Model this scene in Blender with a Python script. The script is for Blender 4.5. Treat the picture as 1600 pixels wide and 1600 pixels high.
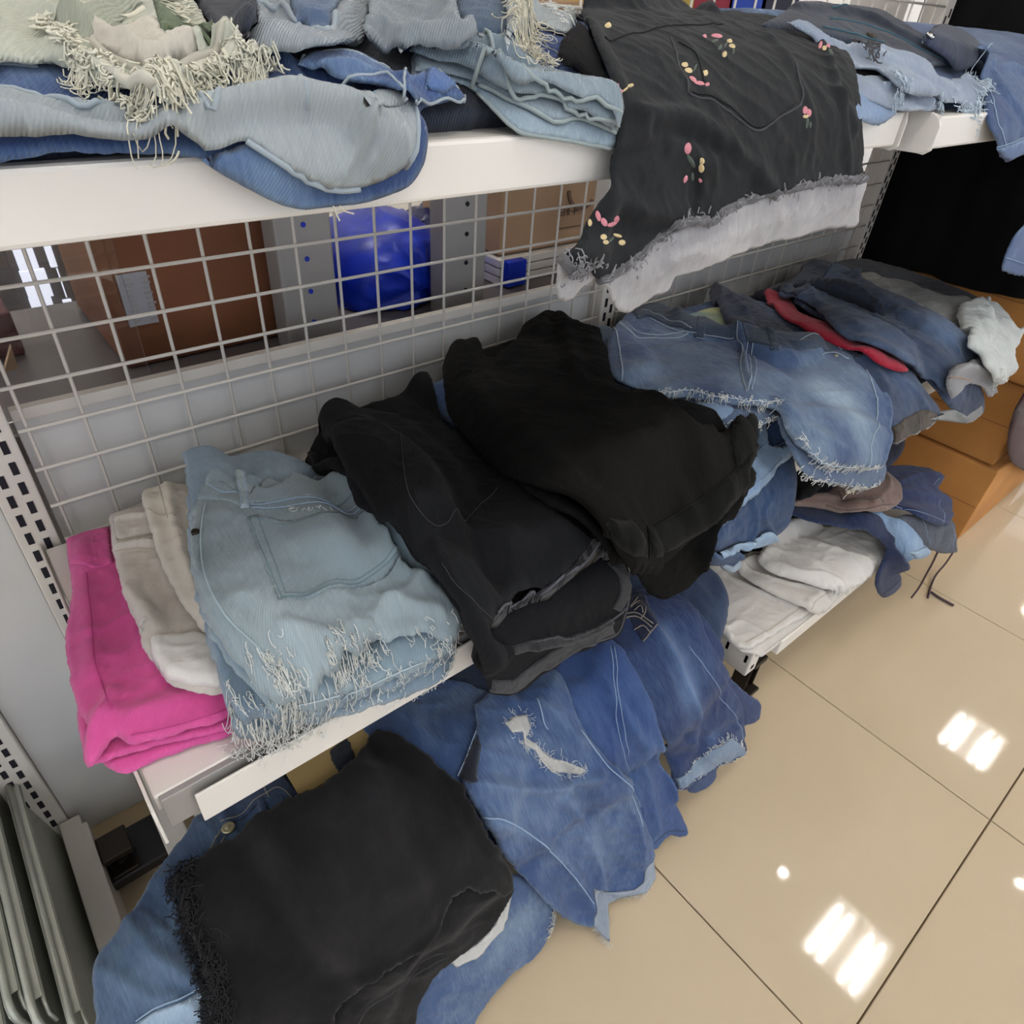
import bpy, math, random
import numpy as np
from mathutils import Vector, Matrix
from mathutils.geometry import delaunay_2d_cdt
random.seed(7); RNG = np.random.default_rng(7)
for o in list(bpy.data.objects): bpy.data.objects.remove(o, do_unlink=True)
S = bpy.context.scene; COL = S.collection

# ------------------------------------------------------------------ camera
CAMH = 1.22; FPX = 1053.23
R = np.array([[0.7683654411578436, -0.6365983004653102, 0.06600873183898648],
              [-0.3474589292262137, -0.5015315236287836, -0.7922994530526725],
              [0.5374819451249367, 0.5858401954895803, -0.6065512542344997]])
cd = bpy.data.cameras.new('camera'); cam = bpy.data.objects.new('camera', cd); COL.objects.link(cam)
cd.sensor_fit = 'HORIZONTAL'; cd.sensor_width = 36; cd.lens = FPX / 1600 * 36; cd.clip_start = .01; cd.clip_end = 100
M = Matrix.Identity(4)
for i in range(3):
    M[i][0] = R[0, i]; M[i][1] = -R[1, i]; M[i][2] = -R[2, i]
M[2][3] = CAMH; cam.matrix_world = M; S.camera = cam
# ------------------------------------------------------------------ world, exposure
W = bpy.data.worlds.new('world'); S.world = W; W.use_nodes = True
W.node_tree.nodes['Background'].inputs[0].default_value = (.88, .92, 1.0, 1)
W.node_tree.nodes['Background'].inputs[1].default_value = .62
S.view_settings.view_transform = 'Standard'; S.view_settings.look = 'None'
S.view_settings.exposure = 1.0; S.view_settings.gamma = 1; S.view_settings.use_curve_mapping = False
TUBE_POWER = 38.0
CEIL = 3.0

# ------------------------------------------------------------------ helpers
def lin(c):
    if isinstance(c, str): c = tuple(int(c[i:i+2], 16) for i in (0, 2, 4))
    return tuple((v/255/12.92 if v/255 <= .04045 else ((v/255+.055)/1.055)**2.4) for v in c) + (1,)
def tag(o, label=None, cat=None, group=None, kind=None):
    if label: o['label'] = label
    if cat: o['category'] = cat
    if group: o['group'] = group
    if kind: o['kind'] = kind
    return o
def empty(name, loc=(0, 0, 0)):
    o = bpy.data.objects.new(name, None); COL.objects.link(o); o.location = loc; o.empty_display_size = .02
    return o
def link(name, me, mat, parent=None):
    o = bpy.data.objects.new(name, me); COL.objects.link(o)
    if mat:
        for m in (mat if isinstance(mat, list) else [mat]): me.materials.append(m)
    if parent: setpar(o, parent)
    return o
def setpar(o, parent):
    o.parent = parent
    w = Matrix.Identity(4); q = parent
    chain = []
    while q: chain.append(q); q = q.parent
    for c in reversed(chain): w = w @ c.matrix_parent_inverse @ Matrix.LocRotScale(c.location, c.rotation_euler, c.scale)
    o.matrix_parent_inverse = w.inverted()
def pyobj(name, V, F, mat, parent=None, smooth=False, mi=None):
    me = bpy.data.meshes.new(name); me.from_pydata([tuple(map(float, v)) for v in V], [], [tuple(f) for f in F]); me.update()
    if smooth: me.polygons.foreach_set('use_smooth', [True]*len(me.polygons))
    o = link(name, me, mat, parent)
    if mi is not None: me.polygons.foreach_set('material_index', mi)
    return o
class MB:
    def __init__(s): s.V = []; s.F = []
    def box(s, x0, x1, y0, y1, z0, z1, c=0):
        n = len(s.V)
        if c <= 0:
            s.V += [(x0,y0,z0),(x1,y0,z0),(x1,y1,z0),(x0,y1,z0),(x0,y0,z1),(x1,y0,z1),(x1,y1,z1),(x0,y1,z1)]
            s.F += [tuple(n+i for i in f) for f in ((0,3,2,1),(4,5,6,7),(0,1,5,4),(1,2,6,5),(2,3,7,6),(3,0,4,7))]
            return s
        # box with chamfered vertical+horizontal edges: three rings
        def ring(z, i): s.V.extend([(x0+i+c*0,y0+i,z),(x1-i,y0+i,z),(x1-i,y1-i,z),(x0+i,y1-i,z)])
        ring(z0, c); ring(z0+c, 0); ring(z1-c, 0); ring(z1, c)
        for k in range(3):
            for j in range(4):
                a = n+k*4+j; b = n+k*4+(j+1) % 4; s.F.append((a, b, b+4, a+4))
        s.F.append((n+3, n+2, n+1, n)); s.F.append((n+12, n+13, n+14, n+15)); return s
    def tube(s, pts, r, n=6, cap=True):
        pts = [Vector(p) for p in pts]; b = len(s.V); up = None
        for i, p in enumerate(pts):
            t = (pts[min(i+1, len(pts)-1)] - pts[max(i-1, 0)])
            t = t.normalized() if t.length > 1e-9 else Vector((0, 0, 1))
            if up is None: up = t.orthogonal().normalized()
            up = (up - t*up.dot(t)); up = up.normalized() if up.length > 1e-6 else t.orthogonal().normalized()
            bn = t.cross(up); rr = r[i] if isinstance(r, (list, tuple)) else r
            for k in range(n):
                a = 2*math.pi*k/n; s.V.append(tuple(p + (up*math.cos(a)+bn*math.sin(a))*rr))
        for i in range(len(pts)-1):
            for k in range(n):
                a = b+i*n+k; c = b+i*n+(k+1) % n; s.F.append((a, c, c+n, a+n))
        if cap:
            s.F.append(tuple(b+k for k in range(n-1, -1, -1))); e = b+(len(pts)-1)*n; s.F.append(tuple(e+k for k in range(n)))
        return s
    def prism(s, poly, fn0, fn1):
        n = len(s.V); k = len(poly)
        s.V += [fn0(p) for p in poly]+[fn1(p) for p in poly]
        s.F.append(tuple(range(n+k-1, n-1, -1))); s.F.append(tuple(range(n+k, n+2*k)))
        for i in range(k): j = (i+1) % k; s.F.append((n+i, n+j, n+k+j, n+k+i))
        return s
    def lathe(s, prof, c, ax, n=20):
        ax = Vector(ax).normalized(); u = ax.orthogonal().normalized(); v = ax.cross(u); c = Vector(c); b = len(s.V)
        for r, h in prof:
            for k in range(n):
                a = 2*math.pi*k/n; s.V.append(tuple(c+ax*h+(u*math.cos(a)+v*math.sin(a))*r))
        for i in range(len(prof)-1):
            for k in range(n):
                a = b+i*n+k; d = b+i*n+(k+1) % n; s.F.append((a, d, d+n, a+n))
        s.F.append(tuple(b+k for k in range(n-1, -1, -1))); e = b+(len(prof)-1)*n; s.F.append(tuple(e+k for k in range(n)))
        return s
    def make(s, name, mat, parent=None, smooth=False, bevel=0):
        o = pyobj(name, s.V, s.F, mat, parent, smooth)
        if bevel:
            m = o.modifiers.new('bevel', 'BEVEL'); m.width = bevel; m.segments = 2; m.limit_method = 'ANGLE'; m.angle_limit = .6
        return o
def ray(p): return R.T @ np.array([(p[0]-800)/FPX, (p[1]-800)/FPX, 1.])
def at(px, py, x=None, y=None, z=None):
    d = ray((px, py)); t = (x/d[0] if x is not None else y/d[1] if y is not None else (z-CAMH)/d[2])
    v = d*t; return np.array([v[0], v[1], v[2]+CAMH])

# ------------------------------------------------------------------ materials
def mat(name, color, rough=.5, metal=0, spec=.5, bump=0, bscale=200, cvar=0, cscale=6, emit=0, alpha=None, transm=0, coat=0, c2=None, sheen=0):
    m = bpy.data.materials.new(name); m.use_nodes = True; nt = m.node_tree; b = nt.nodes['Principled BSDF']
    c = lin(color) if (isinstance(color, str)) else tuple(color)
    b.inputs['Base Color'].default_value = c; b.inputs['Roughness'].default_value = rough; b.inputs['Metallic'].default_value = metal
    b.inputs['Specular IOR Level'].default_value = spec; b.inputs['Coat Weight'].default_value = coat
    b.inputs['Transmission Weight'].default_value = transm; b.inputs['Sheen Weight'].default_value = sheen
    if emit: b.inputs['Emission Color'].default_value = c; b.inputs['Emission Strength'].default_value = emit
    tc = nt.nodes.new('ShaderNodeTexCoord')
    if cvar:
        n = nt.nodes.new('ShaderNodeTexNoise'); n.inputs['Scale'].default_value = cscale; n.inputs['Detail'].default_value = 5
        r = nt.nodes.new('ShaderNodeMix'); r.data_type = 'RGBA'
        r.inputs[6].default_value = c; r.inputs[7].default_value = lin(c2) if c2 else tuple(v*(1-cvar) for v in c[:3])+(1,)
        rp = nt.nodes.new('ShaderNodeMapRange'); rp.inputs[1].default_value = .35; rp.inputs[2].default_value = .7
        nt.links.new(tc.outputs['Object'], n.inputs['Vector']); nt.links.new(n.outputs[0], rp.inputs[0]); nt.links.new(rp.outputs[0], r.inputs[0])
        nt.links.new(r.outputs[2], b.inputs['Base Color'])
    if bump:
        n = nt.nodes.new('ShaderNodeTexNoise'); n.inputs['Scale'].default_value = bscale; n.inputs['Detail'].default_value = 3
        bp = nt.nodes.new('ShaderNodeBump'); bp.inputs['Strength'].default_value = bump; bp.inputs['Distance'].default_value = .002
        nt.links.new(tc.outputs['Object'], n.inputs['Vector']); nt.links.new(n.outputs[0], bp.inputs['Height']); nt.links.new(bp.outputs[0], b.inputs['Normal'])
    return m
_cloth = {}
def cloth(base, wash=None, mottle=.35, twill=.25, rough=.9, sheen=.15, edge=None, streak=1.0, mscale=9, sat=.74):
    """woven cloth: base colour, a faded colour laid on by the mesh attribute 'wash', mottled dye, twill lines along the weave (UV)"""
    key = (base, wash, mottle, twill, rough, sheen, edge, streak, mscale, sat)
    def ds(h):
        c = lin(h); y = .2*c[0]+.7*c[1]+.1*c[2]; return tuple((y+(v-y)*sat)*(.9 if sat == .74 else 1) for v in c[:3])+(1,)
    if key in _cloth: return _cloth[key]
    m = bpy.data.materials.new('cloth_'+base); m.use_nodes = True; nt = m.node_tree; L = nt.links.new; N = nt.nodes.new
    b = nt.nodes['Principled BSDF']; b.inputs['Roughness'].default_value = rough; b.inputs['Specular IOR Level'].default_value = .15
    b.inputs['Sheen Weight'].default_value = sheen; b.inputs['Sheen Roughness'].default_value = .6
    uv = N('ShaderNodeUVMap'); at_ = N('ShaderNodeAttribute'); at_.attribute_name = 'wash'
    n1 = N('ShaderNodeTexNoise'); n1.inputs['Scale'].default_value = mscale; n1.inputs['Detail'].default_value = 6; n1.inputs['Roughness'].default_value = .62
    L(uv.outputs[0], n1.inputs['Vector'])
    mp = N('ShaderNodeMapping'); mp.inputs['Scale'].default_value = (420, 45, 1); L(uv.outputs[0], mp.inputs[0])
    n2 = N('ShaderNodeTexNoise'); n2.inputs['Scale'].default_value = 1; n2.inputs['Detail'].default_value = 3; L(mp.outputs[0], n2.inputs['Vector'])
    mr = N('ShaderNodeMapRange'); mr.inputs[1].default_value = .3; mr.inputs[2].default_value = .72; mr.inputs[3].default_value = -mottle*.5; mr.inputs[4].default_value = mottle*.8
    L(n1.outputs[0], mr.inputs[0])
    st = N('ShaderNodeMapRange'); st.inputs[1].default_value = .3; st.inputs[2].default_value = .7; st.inputs[3].default_value = -.12*streak; st.inputs[4].default_value = .16*streak
    L(n2.outputs[0], st.inputs[0])
    a1 = N('ShaderNodeMath'); a1.operation = 'ADD'; L(mr.outputs[0], a1.inputs[0]); L(st.outputs[0], a1.inputs[1])
    a2 = N('ShaderNodeMath'); a2.operation = 'ADD'; a2.use_clamp = True; L(a1.outputs[0], a2.inputs[0]); L(at_.outputs['Fac'], a2.inputs[1])
    mx = N('ShaderNodeMix'); mx.data_type = 'RGBA'; mx.inputs[6].default_value = tuple(v*(.82 if (sat == .74 and v < .16) else 1) for v in ds(base)[:3])+(1,); mx.inputs[7].default_value = ds(wash or base); L(a2.outputs[0], mx.inputs[0])
    L(mx.outputs[2], b.inputs['Base Color'])
    wv = N('ShaderNodeTexWave'); wv.inputs['Scale'].default_value = 260; wv.bands_direction = 'DIAGONAL'; wv.inputs['Distortion'].default_value = 1.5; L(uv.outputs[0], wv.inputs['Vector'])
    n3 = N('ShaderNodeTexNoise'); n3.inputs['Scale'].default_value = 70; n3.inputs['Detail'].default_value = 5; L(uv.outputs[0], n3.inputs['Vector'])
    ad = N('ShaderNodeMath'); ad.operation = 'MULTIPLY_ADD'; ad.inputs[1].default_value = .35*twill*2; L(wv.outputs['Fac'], ad.inputs[0]); L(n3.outputs[0], ad.inputs[2])
    bp = N('ShaderNodeBump'); bp.inputs['Strength'].default_value = .55; bp.inputs['Distance'].default_value = .0026; L(ad.outputs[0], bp.inputs['Height']); L(bp.outputs[0], b.inputs['Normal'])
    _cloth[key] = m; return m

PAINT = mat('white_powder_coat', 'e3dfd8', .32, bump=.03, bscale=500)
PAINT2 = mat('off_white_steel', 'd5d0c8', .4)
PANEL = mat('grey_back_panel', 'cfcfce', .45, cvar=.05)
SLOT = mat('dark_slot', '120f1c', .8)
STEEL = mat('dull_steel', 'b4b8ae', .42, metal=.45, cvar=.12, cscale=20)
GREYM = mat('grey_upright', '9c9a97', .45, metal=.2)
TILE = mat('polished_tile', 'cebda0', .04, spec=.55, cvar=.05, cscale=1.3, c2='c6b497')
GROUT = mat('grout', '6d5b45', .9)
CARD = mat('cardboard', 'c08848', .8, cvar=.14, cscale=5, bump=.1, bscale=60, c2='ad773c')
CARDD = mat('brown_cardboard', '7a4a2e', .75, cvar=.25, cscale=5)
CARDP = mat('pale_cardboard', 'a98a6c', .8, cvar=.1)
TAPE = mat('parcel_tape', 'c8985a', .3)
INK = mat('print_ink', '6d5648', .8)
BLACKP = mat('black_plastic', '17151a', .4)
CHROME = mat('chrome', 'd8d8d8', .15, metal=1)
BRASS = mat('button_metal', 'b9b49a', .35, metal=.9)
DKMET = mat('dark_rivet', '3b3530', .4, metal=.8)
BLUEP = mat('blue_plastic_film', '1338c8', .36, bump=1.0, bscale=28, spec=.5, cvar=.35, cscale=22)
NAVYP = mat('navy_plastic_film', '121a52', .3)
WHITEW = mat('white_wall', 'd9d5cd', .7)
GLASS = mat('glass', (1, 1, 1, 1), .02, transm=1.0)
STICK = mat('grey_label', '9fa0a8', .7)
THREADW = mat('white_thread', 'e4e6e2', .9)
THREADP = mat('pale_blue_thread', 'b9c8d4', .9)
THREADC = mat('cream_thread', 'ddd8c4', .9)
THREADK = mat('black_thread', '17161a', .9)
THREADN = mat('navy_thread', '31486e', .9)
STG = mat('gold_stitch', '8d8a7a', .9)
STB = mat('blue_stitch', '93a9c2', .9)
STD = mat('dark_stitch', '3c4450', .9)
STK = mat('charcoal_stitch', '3a3b3f', .9)
PINKF = mat('pink_floss', 'c9818c', .7); YELF = mat('yellow_floss', 'cdb98c', .7); GREF = mat('green_floss', '4a564e', .8)

# ------------------------------------------------------------------ cloth engine
def _hash(ix, iy, seed):
    h = (ix.astype(np.int64)*374761393 + iy.astype(np.int64)*668265263 + seed*974634777) & 0xffffffff
    h = ((h ^ (h >> 13))*1274126177) & 0xffffffff
    return ((h ^ (h >> 16)) & 0xffff)/65535.*2*math.pi
def pnoise(x, y, seed=0):
    ix = np.floor(x); iy = np.floor(y); fx = x-ix; fy = y-iy
    u = fx*fx*fx*(fx*(fx*6-15)+10); v = fy*fy*fy*(fy*(fy*6-15)+10)
    def g(a, b):
        t = _hash(ix+a, iy+b, seed); return np.cos(t)*(fx-a)+np.sin(t)*(fy-b)
    return 1.5*((g(0, 0)*(1-u)+g(1, 0)*u)*(1-v)+(g(0, 1)*(1-u)+g(1, 1)*u)*v)
def spline(pts, n=None, step=None):
    """Catmull-Rom through points"""
    P = np.array(pts, float); Q = np.vstack([2*P[0]-P[1], P, 2*P[-1]-P[-2]]); out = []
    for i in range(1, len(Q)-2):
        for t in np.linspace(0, 1, 10, endpoint=False):
            a, b, c, d = Q[i-1], Q[i], Q[i+1], Q[i+2]
            out.append(.5*((2*b)+(-a+c)*t+(2*a-5*b+4*c-d)*t*t+(-a+3*b-3*c+d)*t**3))
    out.append(P[-1]); return resample(np.array(out), step, n)
def resample(P, step=None, n=None, closed=False):
    if closed: P = np.vstack([P, P[:1]])
    d = np.r_[0, np.cumsum(np.linalg.norm(np.diff(P, axis=0), axis=1))]
    n = n or max(int(d[-1]/step)+1, 3); t = np.linspace(0, d[-1], n+(1 if closed else 0))
    o = np.stack([np.interp(t, d, P[:, k]) for k in range(P.shape[1])], 1)
    return o[:-1] if closed else o
def segdist(px, py, poly, closed=True):
    poly = poly.astype(np.float32); px = px.astype(np.float32); py = py.astype(np.float32)
    A = poly; B = np.roll(poly, -1, 0) if closed else poly[1:]
    if not closed: A = poly[:-1]
    out = np.full(len(px), 1e9, np.float32); ins = np.zeros(len(px), bool)
    for i0 in range(0, len(px), 4000):
        x = px[i0:i0+4000, None]; y = py[i0:i0+4000, None]
        dx = B[:, 0]-A[:, 0]; dy = B[:, 1]-A[:, 1]; L = dx*dx+dy*dy+1e-14
        t = np.clip(((x-A[:, 0])*dx+(y-A[:, 1])*dy)/L, 0, 1)
        out[i0:i0+4000] = np.sqrt(((x-A[:, 0]-t*dx)**2+(y-A[:, 1]-t*dy)**2).min(1))
        if closed:
            c = ((A[:, 1] > y) != (B[:, 1] > y)) & (x < dx*(y-A[:, 1])/(dy+1e-14*(dy == 0))+A[:, 0])
            ins[i0:i0+4000] = (c.sum(1) % 2).astype(bool)
    return out, ins
class Support:
    """a surface that cloth lies on: a (y,z) profile carried along x, with a height buffer of what already lies there"""
    def __init__(s, prof, x0, x1, smooth=.012, k=1.):
        s.k = k
        P = spline(prof, step=.002); s.Y, s.Z = P[:, 0], P[:, 1]; s.ds = np.linalg.norm(P[1]-P[0]); s.n = len(P)
        T = np.gradient(P, axis=0); T /= np.linalg.norm(T, axis=1)[:, None]; s.NY, s.NZ = T[:, 1]*1., -T[:, 0]*1.
        # normal points up / toward the front
        k = np.ones(15)/15
        s.NY = np.convolve(np.pad(s.NY, 7, 'edge'), k, 'valid'); s.NZ = np.convolve(np.pad(s.NZ, 7, 'edge'), k, 'valid')
        l = np.hypot(s.NY, s.NZ); s.NY /= l; s.NZ /= l
        s.x0 = x0; s.c = .004; s.nx = int((x1-x0)/s.c)+1; s.ns = int(s.n*s.ds/s.c)+1
        s.H = np.zeros((s.nx, s.ns)); s.sm = smooth; s._B = None
    def prof(s, S_):
        f = np.clip(S_/s.ds, 0, s.n-1.001); i = f.astype(int); t = f-i
        g = lambda A: A[i]*(1-t)+A[i+1]*t
        return g(s.Y), g(s.Z), g(s.NY), g(s.NZ)
    def pos(s, x, S_, l):
        y, z, ny, nz = s.prof(S_); return np.stack([x, y+ny*l, z+nz*l], 1)
    def frompx(s, P, l):
        P = np.asarray(P, float); D = np.stack([(P[:, 0]-800)/FPX, (P[:, 1]-800)/FPX, np.ones(len(P))], 1) @ R
        m = D[:, 2]/D[:, 1]; k = D[:, 0]/D[:, 1]; l = np.broadcast_to(l, len(P))[:, None]
        Fy = s.Y+s.NY*l; Fz = s.Z+s.NZ*l-CAMH; F = Fz-m[:, None]*Fy
        sg = np.sign(F); ch = sg[:, :-1]*sg[:, 1:] <= 0; X = np.zeros(len(P)); S_ = np.zeros(len(P))
        for i in range(len(P)):
            w = np.nonzero(ch[i])[0]
            if len(w): j = w[-1]; t = F[i, j]/(F[i, j]-F[i, j+1]+1e-12)
            else: j = int(np.abs(F[i]).argmin()); j = min(j, s.n-2); t = 0
            S_[i] = (j+t)*s.ds; X[i] = k[i]*(Fy[i, j]*(1-t)+Fy[i, j+1]*t)
        return np.stack([X, S_], 1)
    def base(s):
        if s._B is None:
            H = s.H; r = int(s.sm/s.c)
            D = H.copy()
            for ax in (0, 1):
                A = D.copy()
                for k in range(1, r+1):
                    A = np.maximum(A, np.roll(D, k, ax)); A = np.maximum(A, np.roll(D, -k, ax))
                D = A
            w = np.hanning(2*r+3)[1:-1]; w /= w.sum()
            for ax in (0, 1):
                D = np.apply_along_axis(lambda v: np.convolve(np.pad(v, r, 'edge'), w, 'valid'), ax, D)
            s._B = np.maximum(D, H)
        return s._B
    def look(s, G, x, S_):
        f = np.clip((x-s.x0)/s.c, 0, s.nx-1.001); g = np.clip(S_/s.c, 0, s.ns-1.001); i = f.astype(int); j = g.astype(int); t = f-i; u = g-j
        return (G[i, j]*(1-u)+G[i, j+1]*u)*(1-t)+(G[i+1, j]*(1-u)+G[i+1, j+1]*u)*t

def sstep(a, b, x): t = np.clip((x-a)/(b-a), 0, 1); return t*t*(3-2*t)

class Slab:
    pass
class Garment:
    _seed = 11
    def __init__(g, sup, name, label, cat, mt, group=None):
        g.sup = sup; g.mat = mt; g.name = name; Garment._seed += 7; g.seed = Garment._seed; g.root = empty(name); tag(g.root, label, cat, group)
        g.chunks = []; g.slabs = []; g.threads = {}
    # ---- mapping
    def mapo(g, pts, th, B, up=0):
        P = np.array(pts, float); l = np.full(len(P), th*.6+up); XS = g.sup.frompx(P, l)
        for _ in range(7):
            nl = g.sup.look(B, XS[:, 0], XS[:, 1])+th*.6+up; l = l*.45+nl*.55; XS = g.sup.frompx(P, l)
        return XS
    def slab(g, out, th=.006, r=None, res=.0035, amp=.004, sc=.09, ang=0., an=2.2, ridge=.5, cr=(), wash=(), w0=0., up=0., rough=.0015,
             smooth=True, edge=.25, world=False, back=0., name=None, mt=None, uvrot=0., bot=0., ewash=.35, sag=0.):
        """one layer of cloth: out = outline seen in the photograph (or (x, s) points on the support when world)"""
        sup = g.sup; s = Slab(); amp *= sup.k; th = th*sup.k if th > .004 else th; seed = g.seed+len(g.slabs)*3; B = sup.base().copy()
        if world: P = np.array(out, float)
        else: P = g.mapo(out, th, B, up)
        if smooth: P = spline(np.vstack([P, P[:1]]), step=res)[:-1]
        else: P = resample(P, step=res, closed=True)
        # ragged edge
        L = np.arange(len(P))*res; C = P.mean(0); Nn = np.roll(P, -1, 0)-np.roll(P, 1, 0); Nn = np.stack([Nn[:, 1], -Nn[:, 0]], 1)
        Nn /= np.linalg.norm(Nn, axis=1)[:, None]+1e-9
        P = P+Nn*(rough*(pnoise(L/.02, L*0+.5, seed)+.6*pnoise(L/.006, L*0+.7, seed+1)))[:, None]
        s.poly = P; s.th = th; s.r = r or th*.6; s.B = B; s.amp = amp; s.seed = seed; s.up = up
        s.cr = [(spline(g.mapo(c[0], th, B, up), step=.009), c[1]*.9, c[2]*1.35*max(sup.k, .85)) for c in cr]
        s.sc, s.ang, s.an, s.ridge, s.edge = sc, ang, an, ridge, edge
        s.wash = [(g.mapo([w[0]], th, B, up)[0],)+tuple(w[1:]) for w in wash]; s.w0 = w0; s.ewash = ewash
        g.slabs.append(s); g.cur = s
        V, F, att = g._mesh(P, lambda x, y, d: g._low(s, x, y, d), lambda x, y, d: g._top(s, x, y, d), res, s, bot)
        if name or mt: g._emit(name or 'fold', [(V, F, att)], mt or g.mat)
        else: g.chunks.append((V, F, att))
        # height buffer
        a0 = max(int((P[:, 0].min()-sup.x0)/sup.c)-1, 0); a1 = min(int((P[:, 0].max()-sup.x0)/sup.c)+2, sup.nx)
        b0 = max(int(P[:, 1].min()/sup.c)-1, 0); b1 = min(int(P[:, 1].max()/sup.c)+2, sup.ns)
        if a1 > a0 and b1 > b0:
            gx, gs = np.meshgrid(sup.x0+np.arange(a0, a1)*sup.c, np.arange(b0, b1)*sup.c, indexing='ij'); fx, fs = gx.ravel(), gs.ravel()
            d, ins = segdist(fx, fs, resample(P, step=.008, closed=True)); t = g._top(s, fx, fs, d)+.0006
            sub = sup.H[a0:a1, b0:b1].ravel(); sub = np.where(ins, np.maximum(sub, t), sub); sup.H[a0:a1, b0:b1] = sub.reshape(gx.shape); sup._B = None
        return s
    def _W(g, s, x, y, d):
        c, q = math.cos(s.ang), math.sin(s.ang); a = (x*c+y*q)/(s.sc*s.an); b = (-x*q+y*c)/s.sc
        wx = pnoise(x/.12, y/.12, s.seed+5)*.6
        n1 = pnoise(a+wx, b+wx, s.seed); n2 = 1-np.abs(pnoise(a*1.9+wx, b*1.9-wx, s.seed+1))*2; n2 = np.clip(n2, -1, 1)
        n3 = 1-np.abs(pnoise(a*4.3-wx, b*3.7, s.seed+2))*2
        n4 = pnoise((x*q+y*c)/.034+wx, (x*c-y*q)/.016-wx, s.seed+3); patchy = sstep(-.1, .5, pnoise(x/.09, y/.09, s.seed+4))
        w = s.amp*1.25*(.65*n1+s.ridge*np.clip(n2, 0, 1)**2*.8+.3*s.ridge*np.clip(n3, 0, 1)**2+.45)+min(s.amp, .004)*.32*patchy*(1-np.abs(n4)*1.6)
        w = np.maximum(w, 0)*(s.edge+(1-s.edge)*sstep(0, .03, d))
        for P, wd, am in s.cr:
            dd, _ = segdist(x, y, P, closed=False); w = w+am*np.exp(-(dd/wd)**2)
        return np.maximum(w, 0) if s.up == 0 else w
    def _pil(g, s, d): return np.sqrt(np.clip(1-(1-np.minimum(d/s.r, 1))**2, 0, 1))
    def _top(g, s, x, y, d): return g.sup.look(s.B, x, y)+s.up+g._W(s, x, y, d)+s.th*(.5+.5*g._pil(s, d))
    def _low(g, s, x, y, d): return g.sup.look(s.B, x, y)+s.up+g._W(s, x, y, d)+s.th*(.5-.5*g._pil(s, d))
    def _mesh(g, P, low, top, res, s, bot=0.):
        sup = g.sup; x0, y0 = P.min(0); x1, y1 = P.max(0)
        xs = np.arange(x0, x1+res, res); ys = np.arange(y0, y1+res, res*.866); gx, gy = np.meshgrid(xs, ys)
        gx = gx+(np.arange(len(ys)) % 2)[:, None]*res*.5; fx, fy = gx.ravel(), gy.ravel()
        Pc_ = resample(P, step=.006, closed=True) if len(P) > 60 else P
        d, ins = segdist(fx, fy, Pc_); k = ins & (d > res*.7); I = np.stack([fx[k], fy[k]], 1)
        if s is not None and s.r < res*3:   # inner ring so that thin edges keep their shape
            pass
        A = np.vstack([P, I]); n = len(P)
        vs, es, fs, *_ = delaunay_2d_cdt([Vector(v) for v in A], [(i, (i+1) % n) for i in range(n)], [], 1, 1e-7)
        X = np.array([(v[0], v[1]) for v in vs]); F = np.array([f[:] for f in fs if len(f) == 3], int).reshape(-1, 3)
        if not len(F): print('COLLAPSED', g.name, P.min(0), P.max(0)); F = np.array([[0, 1, 2]])
        ar = (X[F[:, 1], 0]-X[F[:, 0], 0])*(X[F[:, 2], 1]-X[F[:, 0], 1])-(X[F[:, 1], 1]-X[F[:, 0], 1])*(X[F[:, 2], 0]-X[F[:, 0], 0])
        F = F[np.abs(ar) > 1e-12] if (np.abs(ar) > 1e-12).any() else F
        E = np.vstack([F[:, [0, 1]], F[:, [1, 2]], F[:, [2, 0]]]); key = np.sort(E, 1); u, ix, ct = np.unique(key, axis=0, return_index=True, return_counts=True)
        Eb = E[ix[ct == 1]]; isb = np.zeros(len(X), bool); isb[Eb.ravel()] = True
        d, _ = segdist(X[:, 0], X[:, 1], Pc_); d[isb] = 0
        tp = top(X[:, 0], X[:, 1], d); lw = low(X[:, 0], X[:, 1], d)-bot*(~isb)
        lo = np.nonzero(~isb)[0]; m = -np.ones(len(X), int); m[lo] = len(X)+np.arange(len(lo)); m[isb] = np.nonzero(isb)[0]
        V = np.vstack([sup.pos(X[:, 0], X[:, 1], tp), sup.pos(X[lo, 0], X[lo, 1], lw[lo])])
        # orientation: (x, s) -> with s running to the front, flip as needed
        Ft = F[:, ::-1] if True else F; Fb = m[F]
        wash = np.full(len(X), s.w0 if s else 0.)
        if s:
            for c, rx, ry, v in s.wash: wash += v*np.exp(-(((X[:, 0]-c[0])/rx)**2+((X[:, 1]-c[1])/ry)**2))
            wash += s.ewash*np.exp(-(d/.003)**2)
            for Pc, wd, am in s.cr:
                if am > 0:
                    dd, _ = segdist(X[:, 0], X[:, 1], Pc, closed=False); wash += .12*np.exp(-(dd/(wd*.5))**2)
        wa = np.r_[wash, wash[lo]]; uv = np.vstack([X, X[lo]])
        return V, np.vstack([Ft, Fb]), (wa, uv)
    def _emit(g, name, chunks, mt, parent=None):
        off = 0; Vs, Fs, W_, U = [], [], [], []
        for V, F, (w, u) in chunks: Vs.append(V); Fs.append(F+off); W_.append(w); U.append(u); off += len(V)
        V = np.vstack(Vs); F = np.vstack(Fs); w = np.concatenate(W_); u = np.vstack(U)
        me = bpy.data.meshes.new(name); me.vertices.add(len(V)); me.vertices.foreach_set('co', V.astype(np.float32).ravel())
        me.loops.add(F.size); me.loops.foreach_set('vertex_index', F.astype(np.int32).ravel()); me.polygons.add(len(F))
        me.polygons.foreach_set('loop_start', np.arange(0, F.size, 3, dtype=np.int32)); me.polygons.foreach_set('loop_total', np.full(len(F), 3, np.int32))
        me.polygons.foreach_set('use_smooth', np.ones(len(F), bool)); me.update(calc_edges=True)
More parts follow.
